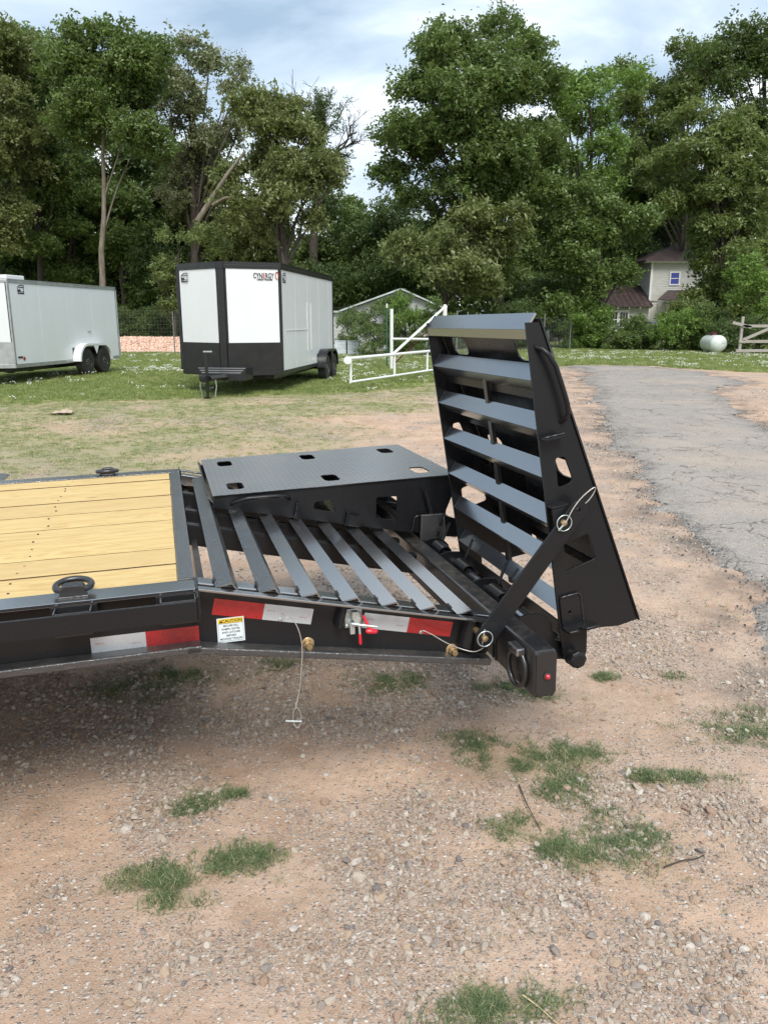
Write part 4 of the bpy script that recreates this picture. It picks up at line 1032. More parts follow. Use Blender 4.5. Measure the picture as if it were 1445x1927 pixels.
# twigs, straw stem, crumpled cardboard
def twig(pts, r, mat, label):
    P = catmull([(x, y, hz(x, y) + z) for x, y, z in pts], 4)
    o = MB().tube(P, [r * (1 - .5 * i / len(P)) for i in range(len(P))], 6).build('twig', mat, smooth=80); tag(o, label, 'twig'); return o
twig([(.475, 2.43, .006), (.478, 2.34, .014), (.486, 2.27, .012), (.505, 2.18, .005)], .0026, M['twig'], 'thin dark curved twig lying in the dirt between grass patches')
twig([(.84, 2.01, .008), (.90, 2.035, .014), (.95, 2.05, .01), (.985, 2.075, .006)], .0028, M['twig'], 'short dark twig lying right of the largest grass patch')
twig([(.335, 1.545, .012), (.37, 1.51, .01), (.41, 1.465, .006)], .0022, M['straw'], 'pale straw stem beside the nearest grass patch')
b = MB(); n = 7; vs = []
r_ = random.Random(3)
for i in range(n):
    for j in range(n): vs.append((-5.55 + (i/(n-1) - .5) * .34 + r_.uniform(-.015, .015), 13.48 + (j/(n-1) - .5) * .30 + r_.uniform(-.015, .015), hz(-5.55, 13.48) + .02 + r_.uniform(0, .045) + .03 * (i == 3)))
b.add(vs, [(i*n+j, (i+1)*n+j, (i+1)*n+j+1, i*n+j+1) for i in range(n-1) for j in range(n-1)])
b.add([(p[0], p[1], p[2] - .006) for p in vs], [(i*n+j, i*n+j+1, (i+1)*n+j+1, (i+1)*n+j) for i in range(n-1) for j in range(n-1)])
tag(b.build('cardboard_scrap', M['cardboard']), 'crumpled tan cardboard scrap lying on the thin grass', 'litter')

# ------------------------------------------------------------------ enclosed cargo trailers
def cargo(loc, yaw, Wd, Ln, z0, z1, nose, blk, zg, label):
    """local: x=0 right-hand side, body to -Wd; y from 0 (front corners) back to Ln"""
    root = empty('cargo_trailer', loc, yaw); tag(root, label, 'trailer', 'enclosed cargo trailers parked on the lawn')
    trim = M['trim_black'] if blk else M['alu']; low = M['atp_black'] if blk else M['alu']
    ft_ = .14 if blk else .085; nw = .075
    zl = z0 + (.71 if blk else .62)
    N1, N2 = (-Wd/2 - nw + .03, -nose), (-Wd/2 + nw + .03, -nose)
    # core and roof
    MB().prismz([(-.02, .02), (-.02, Ln - .02), (-Wd + .02, Ln - .02), (-Wd + .02, .02), (N1[0], N1[1] + .03), (N2[0], N2[1] + .03)], z0 + .02, z1 - .02).build('body', M['trim_black'], root)
    R = MB(); rp = [(.02, 0), (.02, Ln + .01), (-Wd - .02, Ln + .01), (-Wd - .02, 0), (N1[0], N1[1] - .02), (N2[0], N2[1] - .02)]
    R.prismz(rp, z1 - .02, z1); R.build('roof', M['alu'] if not blk else M['trim_black'], root)
    def wall(name, p, q, za, zb, mat, off=.0, t=.02, e0=0, e1=0):
        p = Vector(p); q = Vector(q); d = (q - p).normalized(); nrm = Vector((d.y, -d.x))
        a = p + d * e0; b_ = q - d * e1
        poly = [a + nrm * off, b_ + nrm * off, b_ + nrm * (off - t), a + nrm * (off - t)]
        return MB().prismz([(v_.x, v_.y) for v_ in poly], za, zb).build(name, mat, root, bevel=.003)
    # order so that the normal points outwards: going counter-clockwise seen from above is (right side) rear->front ... handled by sign
    Rf, Rr, Lf, Lr = (0, 0), (0, Ln), (-Wd, 0), (-Wd, Ln)
    segs = [('front_panel', N2, Rf), ('front_panel', Lf, N1), ('nose', N1, N2), ('side_panel', Rf, Rr), ('side_panel', Lr, Lf), ('rear_panel', Rr, Lr)]
    for nm, p, q in segs:
        if nm == 'nose':
            wall('nose_cap', p, q, z0, z1 - ft_, trim if blk else M['panel'], .012); wall('roof_trim', p, q, z1 - ft_ + .002, z1 - .021, trim, .02); continue
        isf = nm == 'front_panel'
        wall(nm, p, q, (zl if isf else z0 + .09), z1 - ft_, M['panel'], 0, e0=.05, e1=.05)
        if isf: wall('stone_guard', p, q, z0 + .1, zl - .002, low, .004, e0=.02, e1=.02)
        wall('sill_rail', p, q, z0, z0 + (.098 if isf else .088), trim, .008)
        for k in (.03, .065) if blk else (): wall('sill_rib', p, q, z0 + k, z0 + k + .008, M['trim_black'], .014)
        wall('roof_trim', p, q, z1 - ft_ + .002, z1 - .021, trim, .016)
        if blk: wall('roof_rib', p, q, z1 - ft_ * .55, z1 - ft_ * .55 + .012, M['rim'], .022)
    for p in (Rf, Lf, Rr, Lr):
        x, y = p; MB().box(x - .045 if x < 0 else x - .03, x + .03 if x < 0 else x + .015, y - .02, y + .045, z0 + .1, z1 - ft_ - .001).build('corner_post', trim, root, bevel=.01)
    for x, y in ((N1[0], N1[1]), (N2[0], N2[1])):
        rv = MB()
        for k in range(16):
            zz = z0 + .75 + k * (z1 - z0 - 1.0) / 15; rv.lathe([(.012, 0), (.012, -.006)], (x + (.03 if x == N1[0] else -.03), y - .014, zz), 'y', 6)
        rv.build('rivets', M['rim'], root)['kind'] = 'stuff'
    # vertical seams on the long side
    for yy in np.arange(1.22, Ln - .3, 1.22):
        MB().box(.0005, .003, yy - .006, yy + .006, z0 + .1, z1 - ft_ - .01).build('panel_seam', M['panel'], root)
    # door outline on the long side
    if blk:
        MB().box(.001, .012, .35, 2.35, zl + .25, zl + .262).build('door_trim', M['frame_white'], root)
        for yy in (2.35, 2.75):
            MB().box(.001, .012, yy, yy + .03, z0 + .45, zl + .9).build('door_trim', M['frame_white'], root)
    # axles, fender and wheels
    ax = [Ln * .66 - .44 if not blk else Ln * .77 - .44, Ln * .66 + .44 if not blk else Ln * .77 + .44]; r = .345
    zc_ = zg + r
    for yy in ax:
        for xx, s_ in ((.10, 1), (-Wd - .10, -1)): wheel(root, (xx, yy, zc_), r, .21, (s_, 0), M['rim'], M['tyre'])
        MB().tube([(-Wd - .05, yy, zc_), (.05, yy, zc_)], .04, 10).build('axle', M['trim_black'], root)
    fo = []; fi = []
    yc = sum(ax) / 2
    for k in range(13):
        a = pi * k / 12; cy = yc + (.44 if cos(a) < 0 else -.44) * -1 * -1
        cy = yc - .44 * (1 if k <= 6 else -1) if False else yc + (-.40 if k <= 6 else .40)
        fo.append((cy - .47 * cos(a), zc_ + .02 + .47 * sin(a))); fi.append((cy - .41 * cos(a), zc_ + .02 + .41 * sin(a)))
    fm = M['trim_black'] if blk else M['panel']
    for xa, xb in ((.004, .235), (-Wd - .235, -Wd - .004)):
        f_ = MB(); nF = len(fo); vs = []
        for (a, b_), (c, d) in zip(fo, fi): vs += [(xa, a, b_), (xb, a, b_), (xa, c, d), (xb, c, d)]
        fs = []
        for k in range(nF - 1):
            o_ = 4*k; fs += [(o_, o_+1, o_+5, o_+4), (o_+2, o_+6, o_+7, o_+3), (o_+1, o_+3, o_+7, o_+5), (o_, o_+4, o_+6, o_+2)]
        f_.add(vs, fs); fo_ = f_.build('fender', fm, root, smooth=40)
        # filler between the two arches
        x_ = xb - .012 if xa > 0 else xa
        MB().prism([(yc - .16, zc_ + .40), (yc + .16, zc_ + .40), (yc, zc_ + .12)], x_, x_ + .012).build('fender_web', fm, root) if False else None
        MB().add([(x_, yc - .14, zc_ + .44), (x_, yc + .14, zc_ + .44), (x_, yc, zc_ + .2), (x_ + .012, yc - .14, zc_ + .44), (x_ + .012, yc + .14, zc_ + .44), (x_ + .012, yc, zc_ + .2)],
                 [(0, 1, 2), (5, 4, 3), (0, 3, 4, 1), (1, 4, 5, 2), (2, 5, 3, 0)]).build('fender_web', fm, root)
    # black wheel well behind the tyres on the body side
    MB().box(-.004, .0035, yc - .84, yc + .84, z0 - .02, zc_ + .38).build('wheel_well', M['trim_black'], root)
    MB().box(-Wd + .3, -.3, .3, Ln - .3, z0 - .12, z0 - .002).build('chassis', M['trim_black'], root)
    # tongue, coupler, jack, safety chains
    ty = -nose - 1.15; zt = z0 + .02
    for s_ in (-1, 1):
        a = Vector((-Wd/2 + s_ * .55, -nose + .5, zt)); b_ = Vector((-Wd/2 + s_ * .06, ty + .15, zt))
        MB().tube([a, b_], .06, 4).build('tongue_rail', M['trim_black'], root)
    MB().box(-Wd/2 - .06, -Wd/2 + .06, ty - .12, ty + .18, zt - .05, zt + .07).build('coupler', M['trim_black'], root, bevel=.015)
    MB().lathe([(.045, -.04), (.05, 0), (.045, .05), (.01, .07)], (-Wd/2, ty - .14, zt + .03), 'z', 14).build('coupler_ball_socket', M['trim_black'], root, smooth=50)
    jk = MB().tube([(-Wd/2 - .05, ty + .28, zt - .3), (-Wd/2 - .05, ty + .28, zt + .52)], .036, 12).build('jack', M['trim_black'], root, smooth=40)
    MB().tube([(-Wd/2 - .05, ty + .28, zg + .03), (-Wd/2 - .05, ty + .28, zt - .28)], .026, 10).build('jack_leg', M['zinc'] if False else M['trim_black'], jk)
    MB().box(-Wd/2 - .12, -Wd/2 + .02, ty + .21, ty + .35, zg, zg + .02).build('jack_foot', M['trim_black'], jk)
    MB().box(-Wd/2 - .10, -Wd/2 + .09, ty + .25, ty + .30, zt + .521, zt + .555).build('jack_handle', M['alu'], jk, bevel=.01)
    for s_ in (-1, 1):
        cx_ = -Wd/2 + s_ * .16; ch = MB()
        for k in range(12):
            zz = zt - .05 - k * .032; xx = cx_ + s_ * .015 * sin(k * .5)
            P = [(xx + (.010 * cos(a) if k % 2 else 0), ty + .2 + (0 if k % 2 else .010 * cos(a)), zz + .021 * sin(a)) for a in np.linspace(0, 2*pi, 9)[:-1]]
            ch.tube(P, .0045, 5, closed=True)
        ch.build('safety_chain', M['zinc'], root)
    return root
ct = cargo((-2.26, 17.7, hz(-2.26, 17.7)), RAD(-8.3), 2.34, 5.45, .40, 2.80, .62, True, 0.0, 'white and black enclosed cargo trailer with V nose facing the yard')
# front step / tongue box of the black-and-white trailer
def stepbox(root, Wd, nose):
    cx_ = -Wd/2 + .12; y0 = -nose - .42
    b = MB()
    b.add([(cx_ - .52, y0, .60), (cx_ + .52, y0, .60), (cx_ + .52, y0, .34), (cx_ - .52, y0, .34), (cx_ - .40, y0 - .06, .48), (cx_ + .40, y0 - .06, .48), (cx_ + .40, y0 - .06, .34), (cx_ - .40, y0 - .06, .34),
           (cx_ - .52, y0 + .5, .60), (cx_ + .52, y0 + .5, .60), (cx_ + .52, y0 + .5, .34), (cx_ - .52, y0 + .5, .34)],
          [(0, 4, 5, 1), (1, 5, 6, 2), (0, 3, 7, 4), (4, 7, 6, 5), (0, 1, 9, 8), (1, 2, 10, 9), (2, 3, 11, 10), (3, 0, 8, 11), (8, 9, 10, 11), (3, 2, 6, 7)])
    b.build('tongue_box', M['trim_black'], root, bevel=.006)
    for k, (w_, zz, yy) in enumerate(((.525, .604, .0), (.48, .555, -.024), (.435, .51, -.045))):
        MB().box(cx_ - w_, cx_ + w_, y0 + yy - .012, y0 + yy, zz - .01, zz).build('box_rib', M['alu'], root)
stepbox(ct, 2.34, .62)
# lettering and emblem on the front panel
def panel_frame(root, p, q, off=.006):
    p = Vector((*p, 0)); q = Vector((*q, 0)); d = (q - p).normalized(); nrm = Vector((d.y, -d.x, 0))
    return lambda a, b, h: p + d * a + nrm * (off + h) + Vector((0, 0, b))
Fn = panel_frame(ct, (-1.17 + .145, -.62), (0, 0))
Lp = math.hypot(1.025, .62)
def run(parts, size, x, z, sx_, Ff, root):
    for txt, mt in parts:
        me = text_mesh(txt, size, lambda a, b, h: (a, b, h), .002, 'LEFT', .002); w_ = max(v.co.x for v in me.vertices)
        for v in me.vertices: v.co = Ff(x + v.co.x * sx_, z + v.co.y, v.co.z)
        mkobj('lettering', me, mt, root); x += (w_ + .012) * sx_
run([('CYN', M['ink']), ('E', M['ink_red']), ('RGY', M['ink'])], .15, Lp - .60, 2.475, .66, Fn, ct)
run([('CARGO TRAILERS', M['ink'])], .045, Lp - .52, 2.43, .95, Fn, ct)
P = [Fn(Lp - .075 + .035 * cos(a), 2.53 + .075 * sin(a), .006) for a in np.linspace(-.4, 2*pi - 1.2, 18)]
MB().tube(P, .008, 5).build('red_swoosh', M['ink_red'], ct)
def emblem(root, Ff, x, z, s):
    def FF(a, b, h): return Ff(x + a * s, z + b * s, h)
    o_ = [(-.5, -.35), (-.52, .12), (-.38, .3), (-.05, .42), (.48, .42), (.5, .3), (.45, -.4), (-.45, -.4)]
    i_ = [(p[0] * .87, p[1] * .83) for p in o_]
    mkobj('emblem', plate_mesh('emblem', o_, [i_], .002, FF), M['ink'], root)
    for q in ([(-.45, -.22), (-.02, -.22), (-.05, .02), (-.45, -.02)], [(0, -.22), (.42, -.22), (.42, -.17), (0, -.17)], [(-.3, .15), (.42, .17), (.42, .24), (-.25, .22)], [(-.4, -.33), (.4, -.33), (.4, -.29), (-.4, -.29)]):
        mkobj('emblem', plate_mesh('emblem', q, [], .002, FF), M['ink'], root)
Fl = panel_frame(ct, (-2.34, 0), (-1.17 - .17, -.62)); emblem(ct, Fl, .24, 2.50, .24)
Fs = panel_frame(ct, (0, 0), (0, 5.45)); emblem(ct, Fs, .30, 2.50, .26)
ct2 = cargo((-8.84, 19.0, hz(-8.84, 19) ), RAD(-9.8), 2.1, 5.07, .43, 2.50, .55, False, .10, 'white enclosed cargo trailer at the left with silver front corner')
emblem(ct2, panel_frame(ct2, (0, 0), (0, 5.07)), .50, 2.27, .26)
o = MB().box(-1.0, -.1, .15, .85, 2.5, 2.6); o.build('roof_vent', M['frame_white'], ct2, bevel=.02)
MB().box(-.004, .012, .12, .30, .66, .70).build('side_marker', M['ink'], ct2)
MB().lathe([(.045, .004), (.045, .008)], (0, .36, .64), 'x', 20).build('round_sticker', M['ink_red'], ct2)
MB().tube([(.015, 3.35, 1.45 - .2), (.015, 3.5, 1.25)], .008, 6).build('side_light', M['gold'], ct2)

# ------------------------------------------------------------------ pipe gate and fences
pg = empty('pipe_gate', (1.78, 23.5, 0)); tag(pg, 'white pipe swing gate hung from a tall post with a long diagonal brace', 'gate')
gx0, gy0, gx1, gy1 = -.78 - 1.78, 18.2 - 23.5, -.06, -.1
def gp(t, z): return (gx0 + (gx1 - gx0) * t, gy0 + (gy1 - gy0) * t, z)
MB().tube([gp(-.01, .74), gp(1, .74)], .038, 12).build('top_pipe', M['pipe_white'], pg, smooth=50)
MB().tube([gp(.0, .20), gp(1, .20)], .03, 12).build('bottom_pipe', M['pipe_white'], pg, smooth=50)
for t_ in (.005, .42, .8): MB().tube([gp(t_, .2), gp(t_, .74)], .03, 12).build('upright_pipe', M['pipe_white'], pg, smooth=50)
MB().tube([gp(.40, .74), gp(1.0, 1.92)], .036, 12).build('brace_pipe', M['pipe_white'], pg, smooth=50)
MB().tube([(0, 0, -.1), (0, 0, 1.97)], .062, 16).build('gate_post', M['pipe_white'], pg, smooth=50)
MB().lathe([(.068, 1.94), (.07, 1.97), (.05, 2.02), (.01, 2.04)], (0, 0, 0), 'z', 16).build('post_cap', M['pipe_white'], pg, smooth=50)
q = gp(-.02, .70); MB().lathe([(.02, -.05), (.09, -.045), (.09, .045), (.02, .05)], q, 'y', 20).build('end_disc', M['pipe_white'], pg, bevel=.008)

hb = empty('corner_brace', (.25, 26.25, 0)); tag(hb, 'white H-brace post with horizontal rail behind the swing gate', 'fence post')
MB().tube([(0, 0, -.1), (0, 0, 1.95)], .057, 14).build('post', M['pipe_white'], hb, smooth=50)
MB().tube([(0.05, -.02, .99), (1.75, -1.1, 1.0)], .04, 12).build('rail', M['pipe_white'], hb, smooth=50)
MB().tube([(.03, 0, .12), (1.6, -.6, 1.72)], .022, 8).build('rusty_brace', M['rust'], hb, smooth=50)

FL = [(.10, 27.4), (-2.6, 31), (-6, 34.8), (-10, 38), (-16, 39.5), (-26, 39.5)]
wf = empty('wire_fence', (.1, 27.4, 0)); tag(wf, 'tall woven wire fence on steel posts behind the cargo trailers', 'fence')
mb = MB(); dist = 0; pid = 0
for (a, b_) in zip(FL[:-1], FL[1:]):
    a = Vector(a); b_ = Vector(b_); L = (b_ - a).length; d = (b_ - a) / L
    n = int(L / .16); hgt_ = 2.05
    for k in range(n):
        p = a + d * (k * L / n) - Vector((.1, 27.4)); mb.add([(p.x - .002, p.y, .05), (p.x + .002, p.y, .05), (p.x + .002, p.y, hgt_), (p.x - .002, p.y, hgt_), (p.x, p.y + .003, .05), (p.x, p.y + .003, hgt_)], [(0, 1, 2, 3), (1, 4, 5, 2), (4, 0, 3, 5)])
    p0 = a - Vector((.1, 27.4)); p1 = b_ - Vector((.1, 27.4))
    for k in range(13):
        z = .05 + (hgt_ - .05) * k / 12; mb.tube([(p0.x, p0.y, z), (p1.x, p1.y, z)], .0025, 3)
    for k in range(max(1, int(L / 3.4))):
        p = a + d * (k * 3.4) - Vector((.1, 27.4))
        MB().box(p.x - .025, p.x + .025, p.y - .02, p.y + .02, 0, 2.0).build('steel_post', M['green_post'] if pid < 1 else M['wire'], wf)
        MB().box(p.x - .025, p.x + .025, p.y - .02, p.y + .02, 2.001, 2.14).build('post_tip', M['frame_white'], wf) if pid < 2 else None
        pid += 1
mb.build('wire_mesh', M['wire'], wf)['kind'] = 'stuff'
wf2 = empty('wire_fence', (1.78, 23.7, 0)); tag(wf2, 'woven wire fence running from the gate post towards the house bushes', 'fence')
mb = MB(); FL2 = [(0, .3), (2.5, 12), (9, 21)]
for (a, b_) in zip(FL2[:-1], FL2[1:]):
    a = Vector(a); b_ = Vector(b_); L = (b_ - a).length; d = (b_ - a) / L; n = int(L / .2)
    for k in range(n):
        p = a + d * (k * L / n); mb.add([(p.x - .003, p.y, .05), (p.x + .003, p.y, .05), (p.x + .003, p.y, 1.7), (p.x - .003, p.y, 1.7)], [(0, 1, 2, 3)])
    for k in range(9):
        z = .05 + 1.65 * k / 8; mb.tube([(a.x, a.y, z), (b_.x, b_.y, z)], .004, 3)
    for k in range(int(L / 3.4) + 1):
        p = a + d * (k * 3.4); MB().box(p.x - .025, p.x + .025, p.y - .02, p.y + .02, 0, 1.9).build('steel_post', M['wire'], wf2)
mb.build('wire_mesh', M['wire'], wf2)['kind'] = 'stuff'

# pink rock bank behind the left trailers
g = np.random.default_rng(31); n = 22000
x = g.uniform(-26, -5.5, n); y = g.uniform(39.6, 45, n)
z = .62 * sstep(39.6, 43.5, y) * sstep(-5.2, -7.5, x) + g.uniform(-.03, .03, n)
tag(scatter('rock_bank', np.stack([x, y, z], 1), rots(g, n, 1), g.uniform(.03, .13, n), C_PINK), 'bank of broken pink rock behind the wire fence', kind='stuff')
bm_ = MB(); xs_ = np.linspace(-26, -5.3, 24); 
vs = []
for xx in xs_:
    for yy in np.linspace(39.3, 47, 8): vs.append((xx, yy, float(.60 * sstep(39.6, 43.5, yy) * sstep(-5.2, -7.5, xx)) - .04))
bm_.add(vs, [(i*8+j, (i+1)*8+j, (i+1)*8+j+1, i*8+j+1) for i in range(23) for j in range(7)])
tag(bm_.build('earth_bank', M['pinkrock'], smooth=60), 'low earth bank under the pink rocks', kind='structure')

# white plastic bins by the shed
for i, (xx, lab) in enumerate(((-2.02, 'left white plastic bin standing below the shed wall'), (-1.42, 'right white plastic bin standing below the shed wall'))):
    r = empty('storage_bin', (xx, 37.0, 0)); tag(r, lab, 'bin', 'white bins by the shed')
    MB().box(-.27, .27, -.25, .25, .05, .62).build('bin_body', M['plastic_white'], r, bevel=.03)
    MB().box(-.28, .28, -.26, .26, .622, .66).build('lid', M['plastic_white'], r, bevel=.01)
    MB().box(-.27, .27, -.25, .25, 0, .048).build('base', M['ink'], r)

# ------------------------------------------------------------------ shed
sh = empty('shed', (0, 41, 0)); tag(sh, 'low gabled shed with pale roof edge half hidden by ivy', 'shed')
gab = [(-2.1, 0), (-2.1, 2.02), (.85, 3.05), (2.7, 2.25), (2.7, 0)]
MB().prism(gab, 0, 6).build('wall', M['shed'], sh)
for k in range(16):
    xx = -2.0 + k * .3; MB().box(xx, xx + .03, -.02, -.001, .1, 1.95).build('wall_batten', M['shed'], sh)
def slab(p, q, t, y0, y1):
    (x0, z0), (x1, z1) = p, q; d = Vector((x1-x0, z1-z0)).normalized(); n_ = Vector((-d.y, d.x)) * t
    return MB().prism([(x0, z0), (x1, z1), (x1 + n_.x, z1 + n_.y), (x0 + n_.x, z0 + n_.y)], y0, y1)
slab((-2.25, 2.0), (.85, 3.08), .08, -.3, 6.3).build('roof', M['shed_roof'], sh)
slab((.86, 3.08), (2.95, 2.18), .08, -.3, 6.3).build('roof', M['shed_roof'], sh)
MB().box(-3.9, -2.12, 0, 5, 0, 1.95).build('lean_to_wall', M['shed'], sh)
MB().box(-4.0, -2.12, -.2, 5.1, 1.96, 2.05).build('lean_to_roof', M['shed_roof'], sh)
w_ = MB().box(-3.5, -3.0, -.03, -.001, .9, 1.5).build('window', M['frame_white'], sh)
MB().box(-3.45, -3.05, -.045, -.031, .95, 1.45).build('pane', M['glass'], w_)

# ------------------------------------------------------------------ house
hs = empty('farmhouse', (17.9, 60, 0)); tag(hs, 'old white clapboard house with dark red metal roofs behind the trees', 'house')
def clap(name, x0, x1, y, z0, z1, face=-1, axis='x', holes=()):
    b = MB(); h_ = .13; z = z0
    while z < z1 - .02:
        zt = min(z + h_, z1)
        if axis == 'x': vs = [(x0, y, z), (x1, y, z), (x1, y + .03, z), (x0, y + .03, z), (x0, y + .022, zt), (x1, y + .022, zt), (x1, y + .03, zt), (x0, y + .03, zt)]
        else: vs = [(y, x1, z), (y, x0, z), (y + .03, x0, z), (y + .03, x1, z), (y + .022, x1, zt), (y + .022, x0, zt), (y + .03, x0, zt), (y + .03, x1, zt)]
        b.add(vs, [(0, 3, 2, 1), (4, 5, 6, 7), (0, 1, 5, 4), (1, 2, 6, 5), (2, 3, 7, 6), (3, 0, 4, 7)]); z = zt
    o = b.build(name, M['siding'], hs); o['kind'] = 'stuff'; return o
hx = 17.9
# wing
MB().box(13.3-hx, 19.75-hx, .04, 6, 0, 2.72).build('wing_wall', M['siding'], hs)
clap('clapboards', 13.3-hx, 19.75-hx, 0, 0, 2.7)
def roofslab(name, pts, th=.07):
    b = MB(); n_ = len(pts); b.add(list(pts) + [(p[0], p[1], p[2] - th) for p in pts], [tuple(range(n_)), tuple(range(2*n_-1, n_-1, -1))] + [(i, i+n_, (i+1) % n_+n_, (i+1) % n_) for i in range(n_)])
    return b.build(name, M['redroof'], hs)
rf = roofslab('wing_roof', [(13.0-hx, -.5, 2.62), (19.9-hx, -.5, 2.62), (19.9-hx, 3, 4.25), (13.4-hx, 3, 4.25)])
roofslab('wing_roof', [(19.9-hx, 6.5, 2.62), (13.0-hx, 6.5, 2.62), (13.4-hx, 3.01, 4.25), (19.9-hx, 3.01, 4.25)])
for k in range(17):
    xx = 13.2 - hx + k * .41; MB().add([(xx, -.5, 2.63), (xx + .04, -.5, 2.63), (xx + .04, 2.98, 4.25), (xx, 2.98, 4.25), (xx, -.5, 2.67), (xx + .04, -.5, 2.67), (xx + .04, 2.98, 4.29), (xx, 2.98, 4.29)], [(4, 5, 6, 7), (0, 1, 5, 4), (1, 2, 6, 5), (3, 0, 4, 7)]).build('standing_seam', M['redroof'], hs)
    if k % 2 == 0: MB().box(xx, xx + .07, -.42, -.01, 2.42, 2.55).build('rafter_tail', M['frame_white'], hs)
# main block
MB().box(19.95-hx, 27.5-hx, .54, 8, 0, 5.95).build('main_wall', M['siding'], hs)
clap('clapboards', 19.9-hx, 27.5-hx, .5, 0, 5.95)
clap('clapboards', .55, 5.9, 19.88-hx, 0, 5.95, axis='y')
MB().box(19.83-hx, 19.98-hx, .44, .60, 0, 5.96).build('corner_board', M['frame_white'], hs)
roofslab('main_roof', [(19.2-hx, -.1, 5.9), (28.2-hx, -.1, 5.9), (24.6-hx, 4, 7.4), (22.8-hx, 4, 7.4)], .1)
roofslab('main_roof', [(19.2-hx, 8.4, 5.9), (19.2-hx, -.1, 5.9), (22.8-hx, 4, 7.4)], .1)
roofslab('main_roof', [(28.2-hx, -.1, 5.9), (28.2-hx, 8.4, 5.9), (24.6-hx, 4, 7.4)], .1)
MB().box(19.3-hx, 28.1-hx, .0, .5, 5.72, 5.79).build('soffit', M['frame_white'], hs)
roofslab('porch_roof', [(19.8-hx, -1.6, 3.05), (27.7-hx, -1.6, 3.05), (27.7-hx, .48, 3.75), (21.2-hx, .48, 3.75)])
for k in range(12):
    xx = 19.9 - hx + k * .62; MB().box(xx, xx + .06, -1.5, .4, 2.86, 2.96).build('rafter_tail', M['frame_white'], hs)
def window(x0, x1, y, z0, z1, glass='glass', bars=0):
    w = MB()
    for a in ((x0-.09, x0, z0-.09, z1+.09), (x1, x1+.09, z0-.09, z1+.09), (x0, x1, z1, z1+.09), (x0, x1, z0-.09, z0), (x0, x1, (z0+z1)/2-.025, (z0+z1)/2+.025)):
        w.box(a[0], a[1], y - .06, y + .01, a[2], a[3])
    o = w.build('window', M['frame_white'], hs)
    for za, zb in ((z0, (z0+z1)/2-.026), ((z0+z1)/2+.026, z1)):
        MB().box(x0+.001, x1-.001, y - .025, y - .01, za, zb).build('pane', M[glass], o)
    if bars:
        bb = MB()
        for k in range(1, bars): bb.box(x0 + (x1-x0)*k/bars - .01, x0 + (x1-x0)*k/bars + .01, y - .05, y - .03, z0, z1)
        bb.build('window_bars', M['frame_white'], o)
window(16.85-hx, 17.42-hx, -.002, 1.1, 2.15, bars=3); window(17.62-hx, 18.2-hx, -.002, 1.1, 2.15, bars=3)
MB().box(16.7-hx, 18.35-hx, -.07, -.002, 2.245, 2.33).build('window_hood', M['frame_white'], hs)
window(21.35-hx, 21.95-hx, .498, 4.2, 5.0, 'blue_glass'); window(23.9-hx, 24.5-hx, .498, 4.2, 5.0)
window(21.3-hx, 22.15-hx, .498, .9, 2.55, bars=4); window(22.95-hx, 23.8-hx, .498, .9, 2.55, bars=4)
MB().box(21.1-hx, 22.3-hx, .42, .497, 2.65, 2.75).build('window_hood', M['frame_white'], hs)
MB().box(17.5-hx, 18.15-hx, -.03, -.001, .02, .95).build('cellar_door', M['glass'], hs)

bf = empty('yard_rail', (17.4, 55, 0)); tag(bf, 'blue-topped rail fence with white posts in front of the house', 'fence')
MB().tube([(-2.2, 0, 1.38), (1.2, 0, 1.40), (4.6, 0, 1.34)], .035, 8).build('blue_rail', M['blue_paint'], bf)
for xx in (-1.9, -1.0, -.1, .75, 1.6, 2.5, 3.4, 4.3): MB().box(xx - .035, xx + .035, .04, .10, 0, 1.36 if xx < 1 else 1.6).build('fence_post', M['frame_white'], bf)
bf2 = empty('yard_rail', (12.2, 52, 0)); tag(bf2, 'dark slatted yard gate with blue rail left of the house bushes', 'fence')
MB().tube([(-1.1, 0, 1.62), (1.3, 0, 1.62)], .035, 8).build('blue_rail', M['blue_paint'], bf2)
for k in range(9): MB().box(-1.05 + k * .27, -.99 + k * .27, .04, .09, 0, 1.6).build('fence_picket', M['old_wood'] if k % 3 else M['frame_white'], bf2)

# weathered board fence at the right
rf_ = empty('board_fence', (16.6, 37.5, 0)); tag(rf_, 'weathered grey board fence with crossed rails beside the propane tank', 'fence')
for xx in (.2, 1.9, 3.8, 5.7): MB().box(xx - .06, xx + .06, .02, .14, 0, 1.75).build('post', M['old_wood'], rf_, bevel=.01)
for p, q in (((0.1, .55), (5.9, .55)), ((.0, .12), (5.9, .16)), ((.2, 1.25), (5.9, 1.3)), ((.3, .62), (2.4, 1.55)), ((2.6, 1.45), (5.6, .7)), ((-.3, 1.42), (.6, 1.2))):
    slab(p, q, .13, -.03, .015).build('board', M['old_wood'], rf_, bevel=.006)

# propane tank
pt = empty('propane_tank', (16.3, 39.6, 0), RAD(0)); tag(pt, 'white propane tank with maroon valve cap on the grass', 'tank')
pt.rotation_euler = (0, 0, RAD(-5))
prf = []
for k in range(9):
    a = RAD(90 * k / 8); prf.append((.41 * sin(a) + .001, -.95 - .28 * cos(a)))
prf += [(.41, .55)]
for k in range(1, 9):
    a = RAD(90 + 90 * k / 8); prf.append((.41 * sin(a) + .001, .55 - .28 * cos(a)))
MB().lathe(prf, (0, 0, .47), 'y', 36).build('vessel', M['tank'], pt, smooth=50)
MB().lathe([(.15, .84), (.16, .87), (.16, 1.0), (.12, 1.04), (.02, 1.05)], (0, -.2, 0), 'z', 20).build('valve_cap', M['maroon'], pt, smooth=40)
for yy in (-.75, .35): MB().box(-.25, .25, yy - .05, yy + .05, 0, .12).build('foot', M['tank'], pt)
MB().add([(.10, -1.236, .50), (.17, -1.225, .53), (.16, -1.225, .50)], [(0, 1, 2)]).build('small_mark', M['ink'], pt)

